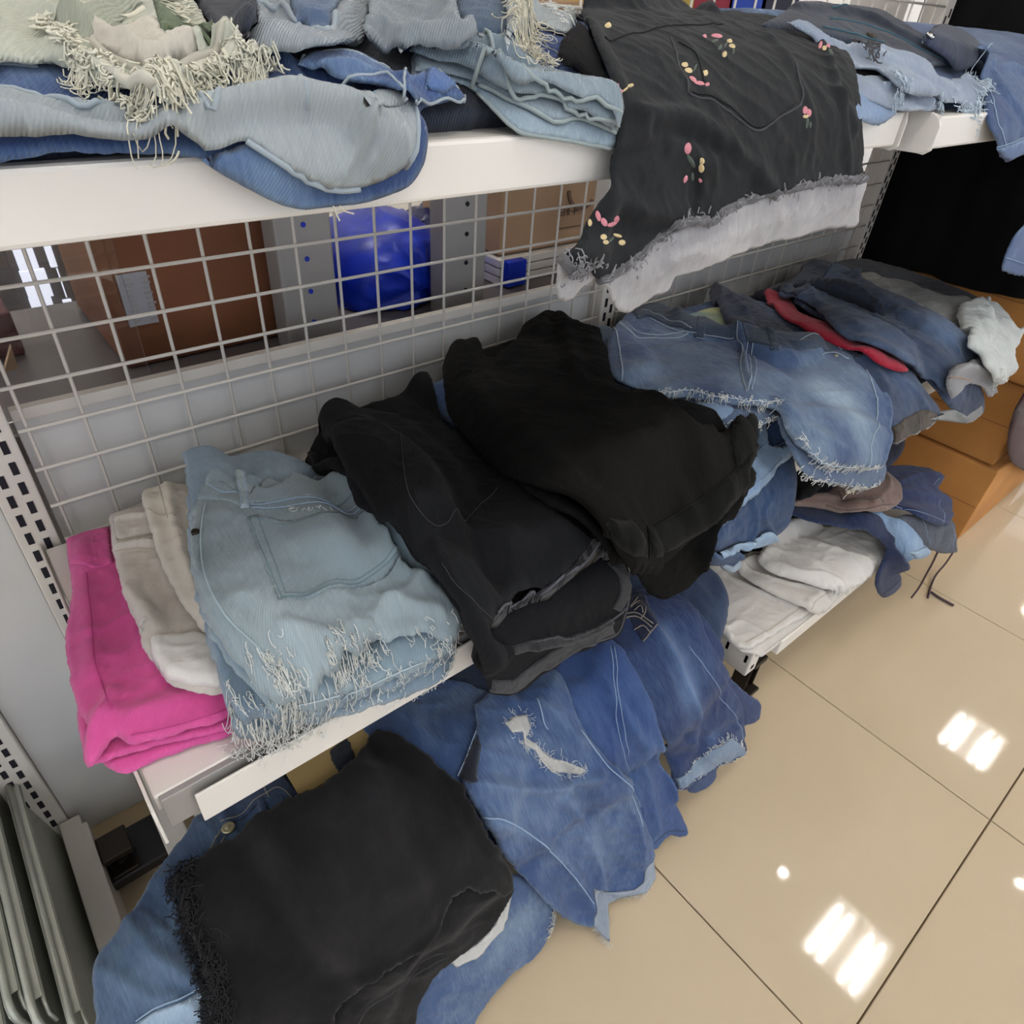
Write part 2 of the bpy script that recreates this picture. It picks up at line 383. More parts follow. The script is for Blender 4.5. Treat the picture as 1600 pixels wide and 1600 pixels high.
        uvl = me.uv_layers.new(name='UVMap'); uvl.data.foreach_set('uv', u[F.ravel()].astype(np.float32).ravel())
        a = me.attributes.new('wash', 'FLOAT', 'POINT'); a.data.foreach_set('value', w.astype(np.float32))
        me.validate(); return link(name, me, mt, parent or g.root)
    def done(g, name='fabric'):
        g.fabric = g._emit(name, g.chunks, g.mat) if g.chunks else None
        g.chunks = []
        xs = [c for o in g.root.children if o.type == 'MESH' for c in (o.data.vertices[i].co for i in range(0, len(o.data.vertices), 50))]
        c = Vector((sum(v.x for v in xs)/len(xs), sum(v.y for v in xs)/len(xs), min(v.z for v in xs)))
        g.root.location = c
        for o in g.root.children: o.matrix_parent_inverse = Matrix.Translation(-c)
        return g
    # ---- details on the top of the last layer
    def topat(g, X, lift=0., s=None):
        s = s or g.cur; d, ins = segdist(X[:, 0], X[:, 1], s.poly)
        d = np.where(ins, d, 0); t = g._top(s, X[:, 0], X[:, 1], d)
        return np.where(ins, t, np.minimum(t, g.sup.look(g.sup.H, X[:, 0], X[:, 1])+s.th*.3+.001))+lift
    def mp(g, pts, s=None):
        s = s or g.cur; P = np.array(pts, float); l = np.full(len(P), s.th+s.up); XS = g.sup.frompx(P, l)
        for _ in range(8):
            nl = g.topat(XS, 0, s); l = l*.5+nl*.5; XS = g.sup.frompx(P, l)
        return XS
    def patch(g, name, out, th=.0015, mt=None, res=.003, w0=0., smooth=False, s=None, sink=.0006, rnd=None, label=None, ewash=.3, parent=None, wash=()):
        s = s or g.cur; P = g.mp(out, s)
        P = spline(np.vstack([P, P[:1]]), step=res)[:-1] if smooth else resample(P, step=res, closed=True)
        q = Slab(); q.r = rnd or th*.9; q.th = th; q.w0 = w0; q.wash = [(g.mp([w[0]], s)[0],)+tuple(w[1:]) for w in wash]; q.cr = []; q.ewash = ewash
        t0 = lambda x, y: g.topat(np.stack([x, y], 1), 0, s)
        ch = g._mesh(P, lambda x, y, d: t0(x, y)-sink, lambda x, y, d: t0(x, y)+th*(.25+.75*g._pil(q, d)), res, q)
        o = g._emit(name, [ch], mt or g.mat, parent)
        if label: o['label'] = label
        return o
    def line(g, name, lines, r=.0006, mt=None, lift=.0006, s=None, n=4, label=None, wob=0., stuff=False, raw=False, parent=None):
        s = s or g.cur; mb = MB()
        for ln in lines:
            P = spline(g.mp(ln, s), step=.004) if len(ln) > 1 else g.mp(ln, s)
            if wob: P = P+wob*np.stack([pnoise(np.arange(len(P))*.5, P[:, 0]*0+.3, g.seed), pnoise(np.arange(len(P))*.5, P[:, 0]*0+.9, g.seed+3)], 1)
            V = g.sup.pos(P[:, 0], P[:, 1], g.topat(P, lift, s)); mb.tube(V, r, n)
        o = mb.make(name, mt or STB, parent or g.root, True)
        if label: o['label'] = label
        if stuff or len(lines) > 1: o['kind'] = 'stuff'
        return o
    def fray(g, lines, n=60, length=.02, r=.00035, mt=None, side=1, curl=1.0, name='frayed_edge', s=None, lift=.001, step=.0022, drop=0., jit=.002, label=None):
        """loose threads along an edge; walk in the surface so that they lie on what is below"""
        s = s or g.cur; mb = MB(); H = g.sup.base(); Hh = g.sup.H
        for ln in lines:
            P = spline(g.mp(ln, s), step=.002); T = np.gradient(P, axis=0); T /= np.linalg.norm(T, axis=1)[:, None]+1e-9; Nn = np.stack([T[:, 1], -T[:, 0]], 1)*side
            for k in range(n):
                i = RNG.integers(0, len(P)); p = P[i]+RNG.normal(0, jit, 2); a = math.atan2(Nn[i, 1], Nn[i, 0])+RNG.normal(0, .8)
                m = max(int(length*RNG.uniform(.25, 1.6)/step), 3); q = [p]; da = RNG.normal(0, .35*curl)
                for _ in range(m):
                    da += RNG.normal(0, .34*curl); da *= .88; a += da
                    v = np.array([math.cos(a), math.sin(a)+drop]); v /= np.linalg.norm(v)+1e-9; q.append(q[-1]+v*step)
                q = np.array(q); t0 = g.topat(q[:1], 0, s)[0]
                lh = np.maximum(g.sup.look(Hh, q[:, 0], q[:, 1]), 0)+r
                ramp = t0*np.exp(-np.arange(len(q))*step/.008)
                l = np.maximum(lh, ramp)+lift*RNG.uniform(.2, 2)+.002*np.abs(pnoise(np.arange(len(q))*.35, q[:, 0]*0+k*.37, g.seed))
                l = np.convolve(np.pad(l, 1, 'edge'), [.25, .5, .25], 'valid')
                mb.tube(g.sup.pos(q[:, 0], q[:, 1], l), r, 3, cap=False)
        o = mb.make(name, mt or THREADW, g.root, True); o['kind'] = 'stuff'
        if label: o['label'] = label
        return o
    def button(g, p, r=.008, mt=None, name='button', s=None):
        X = g.mp([p], s); l = g.topat(X, 0, s)[0]; c = g.sup.pos(X[:, 0], X[:, 1], np.array([l]))[0]; e = g.sup.pos(X[:, 0], X[:, 1], np.array([l+.01]))[0]
        mb = MB().lathe([(r, -.001), (r, .0015), (r*.85, .0026), (r*.6, .0022), (r*.45, .0022), (r*.3, .0030), (.0001, .0030)], c, e-c, 18)
        return mb.make(name, mt or BRASS, g.root, True)
    def blobs(g, name, items, s=None, h=.0012, label=None):
        """embroidered motif: raised satin-stitch petals, (cx, cy, rx, ry, angle, floss) in pixels"""
        V, F, mi = [], [], []
        for cx, cy, rx, ry, an, col in items:
            pts = [(cx, cy)]+[(cx+math.cos(t)*rx*math.cos(an)-math.sin(t)*ry*math.sin(an), cy+math.cos(t)*rx*math.sin(an)+math.sin(t)*ry*math.cos(an)) for t in np.linspace(0, 2*math.pi, 12, endpoint=False)]
            mid = [(cx+(x-cx)*.65, cy+(y-cy)*.65) for x, y in pts[1:]]
            X = g.mp(pts+mid, s); l = g.topat(X, 0, s); l[0] += h; l[1:13] -= .0003; l[13:] += h*.8; Q = g.sup.pos(X[:, 0], X[:, 1], l); n = len(V); V += [tuple(q) for q in Q]
            for k in range(12):
                k2 = (k+1) % 12; F += [(n+1+k, n+1+k2, n+13+k2, n+13+k), (n+13+k, n+13+k2, n)]; mi += [col, col]
        o = pyobj(name, V, F, [PINKF, YELF, GREF], g.root, True, mi)
        if label: o['label'] = label
        return o

# ------------------------------------------------------------------ the room
fl = pyobj('floor', [(-3, -3, -.006), (8, -3, -.006), (8, 5, -.006), (-3, 5, -.006), (-3, -3, -.05), (8, -3, -.05), (8, 5, -.05), (-3, 5, -.05)],
           [(0, 1, 2, 3), (4, 7, 6, 5), (0, 4, 5, 1), (1, 5, 6, 2), (2, 6, 7, 3), (3, 7, 4, 0)], GROUT); tag(fl, kind='structure')
TS = .5975; tx0 = .6257; ty0 = -.126
tm = None
for i in range(-4, 10):
    for j in range(-3, 6):
        if tm is None:
            o = MB().box(.0013, TS-.0013, .0013, TS-.0013, -.009, 0, .0012).make('floor_tile', TILE, fl); tm = o.data
        else:
            o = bpy.data.objects.new('floor_tile', tm); COL.objects.link(o); o.parent = fl
        o.location = (tx0+i*TS, ty0+j*TS, 0)
ce = MB().box(-3, 8, -3, 5, CEIL+.06, CEIL+.1).make('ceiling', WHITEW); tag(ce, kind='structure')
wb = MB().box(-3, 8, 3.6, 3.7, 0, CEIL+.06).make('wall_back', WHITEW); tag(wb, kind='structure')
FIXN = mat('fixture_white', 'efefef', .5)
LAMP = mat('lamp_tube', (1.0, .97, .93, 1), .5, emit=TUBE_POWER)
def troffer(x, y, label):
    t = empty('ceiling_light', (x, y, CEIL)); tag(t, label, 'ceiling light', 'troffers in the shop ceiling')
    mb = MB().box(-.24, .24, -.19, .19, .035, .06); mb.box(-.24, -.225, -.19, .19, 0, .035); mb.box(.225, .24, -.19, .19, 0, .035); mb.box(-.225, .225, -.19, -.178, 0, .035); mb.box(-.225, .225, .178, .19, 0, .035)
    o = mb.make('housing', FIXN); o.parent = t
    for yy in (-.135, -.065, .065, .135):
        o = MB().tube([(-.18, yy, .018), (.18, yy, .018)], .0095, 10).make('lamp_tube', LAMP); o.parent = t
for i in range(-2, 4):
    for j in (-1, 0, 1):
        x = 2.71+2.1*i; y = -.21+.12*max(i, 0)+2.2*j
        troffer(x, y, 'four-tube ceiling light, %s, %s' % (('leftmost', 'second from the left', 'above the left rack section', 'mirrored nearest in the floor', 'mirrored farther off in the floor', 'rightmost')[i+2], ('row behind the camera', 'row along the rack front', 'row behind the rack')[j+1]))
for x, y in ((2.79, .26), (3.95, -.73)):
    t = empty('downlight', (x, y, CEIL+.02)); tag(t, 'small round white ceiling spotlight mirrored '+('as a dot left of the tubes' if x < 3 else 'at the right picture edge'), 'downlight', 'small ceiling spots')
    o = MB().lathe([(.045, 0), (.045, .04), (.03, .04), (.03, 0)], (0, 0, 0), (0, 0, 1)).make('ring', FIXN); o.parent = t
    o = MB().lathe([(.026, -.002), (.026, .01)], (0, 0, 0), (0, 0, 1)).make('lamp', LAMP); o.parent = t

# ------------------------------------------------------------------ shelving rack
YB = .86; X1 = .98; X2 = 2.04; ZM = .628; ZT = 1.14; ZD = .28
rack = empty('shelving_rack', (1.0, .9, 0)); tag(rack, 'white metal shop shelving rack with wire grid back holding the piles of shorts', 'shelving')
def upright(x, y0, z0, z1, parent, slots=True, w=.042):
    o = MB().box(x-w/2, x+w/2, y0, y0+.055, z0, z1).make('upright', PAINT2, parent, bevel=.002)
    if slots:
        mb = MB(); z = z0+.05; k = 0
        while z < min(z1-.03, 1.25):
            for dx in (-.008, .008): mb.box(x+dx-.0035, x+dx+.0035, y0-.0008, y0+.001, z+(.014 if dx > 0 else 0), z+(.014 if dx > 0 else 0)+.017)
            z += .0285
        mb.make('slot', SLOT, o)['kind'] = 'stuff'
    return o
for x in (-.014, X1+.02, X2): upright(x, YB, .10, 2.05, rack)
for xa, xb in ((.012, .975), (1.025, 2.015)):
    MB().box(xa, xb, YB+.030, YB+.036, .12, .79).make('back_panel', PANEL, rack, bevel=.0015)
    MB().box(xa, xb, YB+.026, YB+.040, .785, .80).make('rail', PAINT2, rack, bevel=.001)
    mb = MB(); x = xa+.010
    while x < xb: mb.tube([(x, YB+.006, .14), (x, YB+.006, 2.0)], .0022, 6); x += .0588
    z = .678
    zs = [z+.0535*k for k in range(-9, 25)]
    for z in zs: mb.tube([(xa, YB+.002, z), (xb, YB+.002, z)], .0024, 6)
    mb.make('wire_grid', PAINT2, rack, True)
def shelf(xa, xb, yf, zt, h, parent, strip_gap=0., left_end=True, right_end=True, lbl=None):
    """pressed steel shelf board with folded front, price strip and end brackets"""
    mb = MB(); mb.box(xa, xb, yf+.012, YB-.01, zt-.022, zt)
    s = mb.make('shelf_board', PAINT, parent, bevel=.0025)
    if strip_gap:      # loose strip clipped in front of the board, a dark channel between
        MB().box(xa+.03, xb, yf-.004, yf-.001, zt-h, zt-.006).make('price_strip', PAINT, s, bevel=.0012)
        MB().box(xa+.004, xb, yf+.006, yf+.014, zt-h+.004, zt-.001).make('front_lip', GREYM, s, bevel=.001)
    else:
        MB().box(xa, xb, yf, yf+.014, zt-h, zt+.001).make('front_lip', PAINT, s, bevel=.003)
    for e, x in ((left_end, xa-.004), (right_end, xb+.004)):
        if e:
            m = MB(); pl = [(yf-.004, zt-.010), (yf-.001, zt+.001), (yf+.008, zt+.003), (YB, zt+.003), (YB, zt-.09), (YB-.06, zt-.085), (yf+.03, zt-h-.004), (yf+.004, zt-h-.006), (yf-.004, zt-h)]
            m.prism(pl, lambda p: (x-.0015, p[0], p[1]), lambda p: (x+.0015, p[0], p[1])); m.make('bracket', PAINT, s, bevel=.0008)
    return s
st1 = shelf(-.9, X1-.012, .415, ZT, .036, rack)
st2 = shelf(X1+.03, X2, .388, ZT-.002, .036, rack)
sm1 = shelf(-.012, X1-.012, .418, ZM, .05, rack, strip_gap=.01)
sm2 = shelf(X1+.03, X2-.01, .418, ZM, .05, rack)
sd2 = shelf(X1+.02, 1.75, .30, ZD, .04, rack, left_end=False)
sd1 = shelf(.02, X1-.03, .47, .16, .035, rack, left_end=False, right_end=False)
# big pressed bracket seen at the left end of the farther top shelf, with its mark and hook cut-out
m = MB(); x = X1+.024
pl = [(.383, ZT-.012), (.388, ZT-.003), (.398, ZT+.002), (.70, ZT+.002), (.70, ZT-.075), (.46, ZT-.045), (.396, ZT-.043), (.387, ZT-.038), (.383, ZT-.030)]
m.prism(pl, lambda p: (x-.002, p[0], p[1]), lambda p: (x+.002, p[0], p[1])); bk = m.make('bracket', PAINT, st2, bevel=.001)
m = MB(); m.box(x-.0026, x-.002, .452, .4535, ZT-.012, ZT-.003); m.box(x-.0026, x-.002, .447, .4535, ZT-.0135, ZT-.012)
m.make('stamped_mark', INK, bk)
mb = MB().tube([(x-.003, .50, ZT-.024), (x-.003, .492, ZT-.022), (x-.003, .487, ZT-.027), (x-.003, .488, ZT-.034), (x-.003, .493, ZT-.036)], .0022, 6); mb.make('hook_slot', SLOT, bk)
MB().box(x-.0028, x-.0022, .475, .50, ZT-.0165, ZT-.0135).make('slot', GREYM, bk)
# feet of the rack
def foot(x, yf, h, parent):
    m = MB().box(x-.018, x+.018, yf, YB, h-.085, h); o = m.make('base_foot', PAINT, parent, bevel=.003)
    m = MB()
    for k in (0, 1): m.box(x-.0005-.018, x-.0185, yf+.008+k*.045, yf+.014+k*.045, h-.05, h-.03)
    for _ in (0,): m.box(x-.006, x+.004, yf-.0008, yf+.001, h-.03, h-.02); m.box(x-.006, x+.004, yf-.0008, yf+.001, h-.07, h-.06)
    m.make('slot', SLOT, o)['kind'] = 'stuff'; return o
foot(1.005, .335, .235, rack); foot(-.014, .52, .15, rack); foot(1.73, .335, .235, rack)
def caster(x, y, parent, top=.09, r=.03):
    m = MB().lathe([(r*.6, -.011), (r*.95, -.011), (r, -.006), (r, .006), (r*.95, .011), (r*.6, .011)], (x, y, r), (1, .35, 0), 20); w = m.make('caster', BLACKP, parent, True)
    MB().lathe([(r*.45, -.0125), (r*.5, -.0115), (r*.5, .0115), (r*.45, .0125)], (x, y, r), (1, .35, 0), 16).make('hub', CHROME, w, True)
    mb = MB(); 
    for sx in (-1, 1): mb.box(x+sx*.016-.002, x+sx*.016+.002, y-.018, y+.018, r*.5, top-.01)
    mb.box(x-.022, x+.022, y-.024, y+.024, top-.014, top); mb.box(x-.02, x+.02, y-.034, y-.012, r*1.6, r*1.9); mb.make('fork', DKMET, w, bevel=.002); return w
caster(1.055, .36, rack, .15); caster(-.095, .775, rack, .10, .032); caster(1.0, .80, rack, .15); caster(1.70, .40, rack, .15)
MB().box(-.128, -.03, .735, .82, .034, .058).make('foot_box', BLACKP, rack, bevel=.003)

# neighbouring rack at the far left, with a closed back, foot and stored shelf boards
nr = empty('neighbour_rack', (-.5, .9, 0)); tag(nr, 'slotted grey-white upright and closed panel of the neighbouring rack at the left edge', 'shelving')
upright(-.168, YB+.005, .03, 2.0, nr, w=.05)
MB().box(-.142, -.036, YB+.02, YB+.028, .02, 2.0).make('back_panel', PANEL, nr, bevel=.001)
MB().box(-.155, -.125, .34, YB, .02, .10).make('base_foot', PAINT2, nr, bevel=.002)
MB().box(-1.2, -.195, YB+.03, YB+.036, .25, 2.0).make('back_panel', PAINT2, nr, bevel=.001)
MB().box(-1.2, -.20, .93, 1.3, 0, .24).make('base_box', CARDP, nr, bevel=.003)

# stored steel shelf boards standing on edge
TR = ['nearest the white foot', 'second from the white foot', 'third from the white foot, between two others', 'fourth from the white foot', 'fifth, leaning at the picture edge', 'outermost, cut by the picture edge']
for k in range(6):
    x = -.155-.024*k; yf = .47+.03*(k % 3); z1 = .235+.012*((k*5) % 3); lean = -.03
    t = empty('steel_shelf_board', (x, .7, 0)); tag(t, 'dull grey steel shelf board standing on edge, '+TR[k], 'shelf board', 'stored steel shelf boards')
    f = lambda y, z, dx: (x+dx+lean*z/.25, y, z)
    m = MB()
    pl = [(yf+.02, .004), (.90, .004), (.90, z1), (yf+.02, z1), (yf+.006, z1-.006), (yf, z1-.02), (yf, .02), (yf+.006, .009)]
    m.prism(pl, lambda p: f(p[0], p[1], -.0007), lambda p: f(p[0], p[1], .0007)); m.make('sheet', STEEL, t)
    m = MB(); rim = [f(.90, z1, .004), f(yf+.022, z1, .004), f(yf+.009, z1-.004, .004), f(yf+.002, z1-.014, .004), f(yf, z1-.03, .004), f(yf, .02, .004)]
    m.tube(rim, .0042, 8); m.make('rolled_rim', STEEL, t, True)
    m = MB(); m.tube([f(.90, z1-.012, .012), f(yf+.026, z1-.012, .012), f(yf+.013, z1-.017, .012), f(yf+.009, z1-.035, .012)], .0025, 6); m.make('inner_rim', STEEL, t, True)
    m = MB(); m.prism([(yf+.03, z1-.004), (.89, z1-.004), (.89, z1-.0055), (yf+.03, z1-.0055)], lambda p: f(p[0], p[1], -.001), lambda p: f(p[0], p[1], .014)); m.make('flange', STEEL, t)
t = MB().box(-.345, -.332, .50, .9, .004, .21).make('particle_board', CARDP, bevel=.002); tag(t, 'pale beige board standing outside the steel shelf boards', 'board')
t = MB().box(-.128, -.118, .45, .84, .0, .10).make('steel_strip', PAINT2, bevel=.002); tag(t, 'narrow white panel standing beside the white foot', 'panel')

# ------------------------------------------------------------------ boxes at the end of the aisle
def carton(name, x0, x1, y0, y1, z0, z1, label, mt=CARD, group=None, tape=True):
    t = empty(name, ((x0+x1)/2, (y0+y1)/2, z0)); tag(t, label, 'box', group)
    MB().box(x0, x1, y0, y1, z0, z1, .004).make('carton_body', mt, t, bevel=.002)
    if tape:
        ym = (x0+x1)/2
        MB().box(ym-.03, ym+.03, y0-.0008, y0+.01, z1-.07, z1+.0008).make('tape', TAPE, t)
        MB().box(x0-.0006, x0, y0+.002, y1-.002, (z0+z1)/2-.0006, (z0+z1)/2+.0006).make('fold_line', CARDD, t)
    return t
carton('cardboard_box', 2.10, 2.70, .295, .90, 0, .252, 'brown cardboard box on the floor, lowest of the stack by the aisle', group='cardboard boxes stacked past the rack')
carton('cardboard_box', 2.115, 2.68, .318, .88, .254, .492, 'brown cardboard box in the middle of the stack by the aisle', group='cardboard boxes stacked past the rack')
carton('cardboard_box', 2.10, 2.70, .30, .90, .494, .88, 'brown cardboard box on top of the stack, under the black cloth', group='cardboard boxes stacked past the rack')
# black cloth hanging down over them
def hang(name, label, cat, mt, y0, y1, zt, zb0, zb1, x, amp=.012, depth=.5):
    V, F = [], []; n = 90; m = 60
    for side in (0, 1):
        for i in range(n+1):
            y = y0+(y1-y0)*i/n; zb = zb0+(zb1-zb0)*i/n
            for j in range(m+1):
                v = j/m; z = zt+(zb-zt)*v
                w = amp*(math.sin(y*38+2*math.sin(v*3))+.6*math.sin(y*71+v*4))*(.35+.65*v)
                V.append((x+w+side*.004, y, z+.006*math.sin(y*20)*v))
    k = (n+1)*(m+1)
    for i in range(n):
        for j in range(m):
            a = i*(m+1)+j; F.append((a, a+1, a+m+2, a+m+1)); F.append((k+a, k+a+m+1, k+a+m+2, k+a+1))
    for i in range(n):
        for j in (0, m): a = i*(m+1)+j; F.append((a, a+m+1, k+a+m+1, k+a) if j == 0 else (a, k+a, k+a+m+1, a+m+1))
    for j in range(m):
        for i in (0, n): a = i*(m+1)+j; F.append((a, k+a, k+a+1, a+1) if i == 0 else (a, a+1, k+a+1, k+a))
    o = pyobj(name, V, F, mt, None, True); tag(o, label, cat); return o
hang('black_cloth', 'large black cloth hanging down beyond the end of the rack, over the cardboard boxes', 'cloth', cloth('0d0d10', '1a1a1d', sheen=.02), .10, .945, 1.75, .72, .672, 2.082, .007)
# ------------------------------------------------------------------ what shows through the wire grid
back = empty('rear_rack', (.9, 1.2, 0)); tag(back, 'grey metal rack standing behind the wire grid', 'shelving')
REAR = mat('rear_shelf_grey', '625d5f', .4)
MB().box(-.6, 2.4, .955, 1.40, .715, .735).make('shelf_board', REAR, back, bevel=.002)
MB().box(-.6, 2.4, .945, .955, .695, .737).make('front_lip', mat('rear_lip', '8f8b8a', .4), back, bevel=.002)
for pa, pb in ((425, 520), (690, 760)):
    a = at(pa+6, 380, y=1.0)[0]; b = at(pb, 380, y=1.0)[0]
    o = MB().box(a, b, 1.0, 1.05, .0, 2.0).make('upright', GREYM, back, bevel=.004)
    m = MB()
    for k in range(9): m.lathe([(.004, 0), (.004, .002)], ((a+b)/2, .9985, .78+k*.05), (0, 1, 0), 10)
    m.make('bolt_hole', BLUEP if pa < 500 else SLOT, o)
a = at(112, 450, y=1.36)[0]; b = at(442, 400, y=1.08)[0]
carton('brown_carton', a, b, 1.07, 1.36, .736, 1.25, 'dark brown carton with a grey label behind the wire grid', CARDD)
sx0, sx1 = at(182, 440, y=1.068)[0], at(232, 440, y=1.068)[0]
lb = MB().box(sx0, sx1, 1.0665, 1.0699, .80, .875).make('paper_label', STICK, bpy.data.objects['brown_carton'])
m = MB(); rr = random.Random(3)
for r_ in (0, 1):
    for k in range(9): m.box(sx0+.008+r_*.024, sx0+.008+r_*.024+rr.uniform(.006, .013), 1.0658, 1.0666, .806+k*.0075, .809+k*.0075)
m.make('print', GREYM, lb)
a = at(782, 340, y=1.1)[0]
pc = carton('pale_carton', a, a+.50, 1.10, 1.38, .736+.055, 1.22, 'pale brown carton with faint printed marks behind the wire grid', CARDP, tape=False)
m = MB(); c0 = at(912, 290, y=1.099); y = 1.0985
arc = [(c0[0]+.045*math.cos(t), y, c0[2]+.045*math.sin(t)) for t in np.linspace(math.pi*1.05, math.pi*1.75, 12)]; m.tube(arc, .005, 4)
c1 = at(875, 335, y=1.099); u = c1[0]; w = c1[2]
def bar(dx0, dx1, dz0, dz1): m.box(u+dx0, u+dx1, y-.0006, y+.001, w+dz0, w+dz1)
bar(0, .014, .010, .012); bar(0, .002, -.004, .012); bar(.012, .014, -.004, .012); bar(0, .014, -.004, -.002); bar(.004, .010, .002, .004)
bar(.020, .022, -.004, .012); bar(.025, .027, -.004, .012); bar(.017, .030, .004, .006); bar(.036, .050, .010, .012); bar(.042, .044, -.004, .012); bar(.034, .052, .002, .004); bar(.056, .07, .004, .0055)
bar(-.006, .075, -.030, -.0285)
m.make('print', INK, pc)
for k in range(3):
    t = MB().box(a-.01, a+.45, 1.085, 1.36, .737+.018*k, .737+.018*k+.015).make('white_board', PAINT, bevel=.001); tag(t, 'white board lying under the pale carton, '+('lowest', 'middle', 'topmost')[k]+' of three', 'board', 'white boards under the pale carton')
def bag(name, label, mt, pts, y0, y1, amp=.022, seed=3, zmin=.738, cat='bag'):
    """crumpled plastic sack: a rounded lump with creased film"""
    bm = MB(); P = resample(spline([at(px, py, y=(y0+y1)/2)[[0, 2]] for px, py in pts+[pts[0]]], step=.01), n=48); c = P.mean(0); V, F = [], []; K = 14
    for i in range(K+1):
        a = i/K*math.pi; f = max(math.sin(a), .02)**.4; yy = (y0+y1)/2-(y1-y0)/2*math.cos(a)
        for j, p in enumerate(P):
            n = pnoise(np.array([p[0]*26+i*.35]), np.array([p[1]*26+yy*16]), seed)[0]+.5*pnoise(np.array([p[0]*70+i*.8]), np.array([p[1]*70+yy*30]), seed+1)[0]
            q = c+(p-c)*f; V.append((q[0], yy+amp*n, max(q[1]+amp*.5*n, zmin)))
    n = len(P)
    for i in range(K):
        for j in range(n): a = i*n+j; b = i*n+(j+1) % n; F.append((a, b, b+n, a+n))
    F.append(tuple(range(n-1, -1, -1))); F.append(tuple(K*n+j for j in range(n)))
    o = pyobj(name, V, F, mt, None, True); tag(o, label, cat); return o
bag('blue_plastic_bag', 'crumpled bright blue plastic sack behind the wire grid', BLUEP, [(503, 482), (500, 405), (522, 366), (560, 343), (600, 325), (640, 337), (690, 383), (716, 420), (716, 450), (650, 462), (580, 475)], 1.07, 1.33)
bag('navy_plastic_bag', 'dark navy plastic sack lying behind the bright blue one', NAVYP, [(600, 400), (640, 335), (690, 320), (730, 340), (735, 450), (640, 450)], 1.30, 1.45, seed=9)
bag('blue_plastic_bag', 'small piece of blue plastic between the brown carton and the grey upright', BLUEP, [(440, 485), (442, 420), (458, 405), (476, 430), (480, 478), (460, 486)], 1.09, 1.25, seed=5)
t = MB().box(a-.005, a+.045, 1.06, 1.08, .738, .79).make('blue_folder', BLUEP, bevel=.002); tag(t, 'blue plastic folder in front of the pale carton', 'folder')
# glass screen to the left behind the grid; glowing panels imitate reflected windows
g0 = at(-60, 450, y=.985)[0]; g1 = at(112, 450, y=.985)[0]
gl = empty('glass_screen', (0, .985, .736)); tag(gl, 'framed glass screen behind the left end of the wire grid', 'glass screen')
MB().box(-.5, g1+.06, .985, .989, .738, 1.5).make('pane', GLASS, gl)
GLINT = mat('reflected_window_glow', (.74, .78, .92, 1), .4, emit=.42)  # glow painted in for windows mirrored by the glass
bx = at(10, 350, y=1.25)[0]; ex = at(108, 350, y=1.25)[0]
wn = empty('window_reflection', (0, 1.9, 1)); tag(wn, kind='structure')
def wq(p0, p1, yy, nm, mt_):
    A = at(*p0, y=yy); B_ = at(*p1, y=yy); return MB().box(min(A[0], B_[0]), max(A[0], B_[0]), yy, yy+.01, min(A[2], B_[2]), max(A[2], B_[2])).make(nm, mt_, wn)
for p0, p1 in (((8, 360), (62, 420)), ((66, 345), (80, 418)), ((30, 425), (84, 462)), ((90, 420), (104, 465)), ((45, 468), (92, 500)), ((98, 470), (122, 500)), ((-40, 380), (-8, 440)), ((-20, 505), (22, 545)), ((92, 335), (110, 360))): wq(p0, p1, 1.9, 'pane', GLINT)  # each panel is a painted reflection, set beyond the glass
wq((-160, 300), (200, 640), 1.93, 'backing_sheet', mat('reflection_backing', '5b5450', .8))  # dark sheet behind the painted reflections
b0 = at(0, 560, y=1.05); cone = MB(); p = [at(5, 580, y=1.05), at(27, 573, y=1.05), at(16, 538, y=1.05)]
cone.prism([(q[0], q[2]) for q in p], lambda q: (q[0], 1.045, q[1]), lambda q: (q[0], 1.055, q[1])); o = cone.make('triangle_sign', CARDP); tag(o, 'small pale triangular sign standing behind the grid at the left edge', 'sign')
A = at(-60, 500, y=1.2); B_ = at(60, 600, y=1.2)
t = MB().box(A[0], B_[0], 1.2, 1.3, .736, A[2]).make('maroon_box', mat('maroon_card', '5c2433', .6), bevel=.004); tag(t, 'dark maroon box behind the glass at the left edge', 'box')
# below the rear shelf: cartons on its lower deck
MB().box(-.6, 2.4, .97, 1.40, .40, .42).make('shelf_board', GREYM, back, bevel=.002)
carton('maroon_carton', .33, .62, 1.0, 1.35, .421, .69, 'dark reddish carton below the rear shelf, seen just above the back panel', mat('reddish_card', '6d3c33', .7), tape=False)
carton('olive_carton', .64, 1.2, 1.0, 1.35, .421, .69, 'dull brown carton below the rear shelf, right of the reddish one', mat('olive_card', '635543', .7), tape=False)
carton('white_carton', -.02, .17, 1.0, 1.35, .421, .68, 'glossy white carton below the rear shelf at the left', mat('glossy_white_card', 'cfcaca', .2), tape=False)
carton('grey_carton', .18, .31, 1.0, 1.35, .421, .67, 'grey carton below the rear shelf, beside the glossy white one', mat('grey_card', '77736a', .7), tape=False)
# above the top shelf, behind the grid
for p0, p1, nm, lb_, c in (((930, -40), (1085, 12), 'yellow_parcel', 'yellow parcel behind the grid above the floral shorts', 'b39a4a'), ((1090, -40), (1145, 12), 'red_parcel', 'dark red parcel behind the grid above the floral shorts', '96293c'), ((1148, -40), (1195, 20), 'blue_parcel', 'blue parcel behind the grid above the floral shorts', '2448b0'), ((1200, -40), (1245, 20), 'navy_parcel', 'navy parcel behind the grid above the dark waistband', '20243c')):
    A = at(*p0, y=1.1); B_ = at(*p1, y=1.1)
    t = MB().box(A[0], B_[0], 1.1, 1.3, 1.0, A[2], .006).make(nm, mat(nm, c, .6), bevel=.008); tag(t, lb_, 'parcel')
MB().box(.9, 2.4, 1.09, 1.4, .98, 1.0).make('shelf_board', GREYM, back)
MB().box(1.78, 2.02, .95, .97, .99, 1.9).make('side_panel', PAINT2, back, bevel=.002)

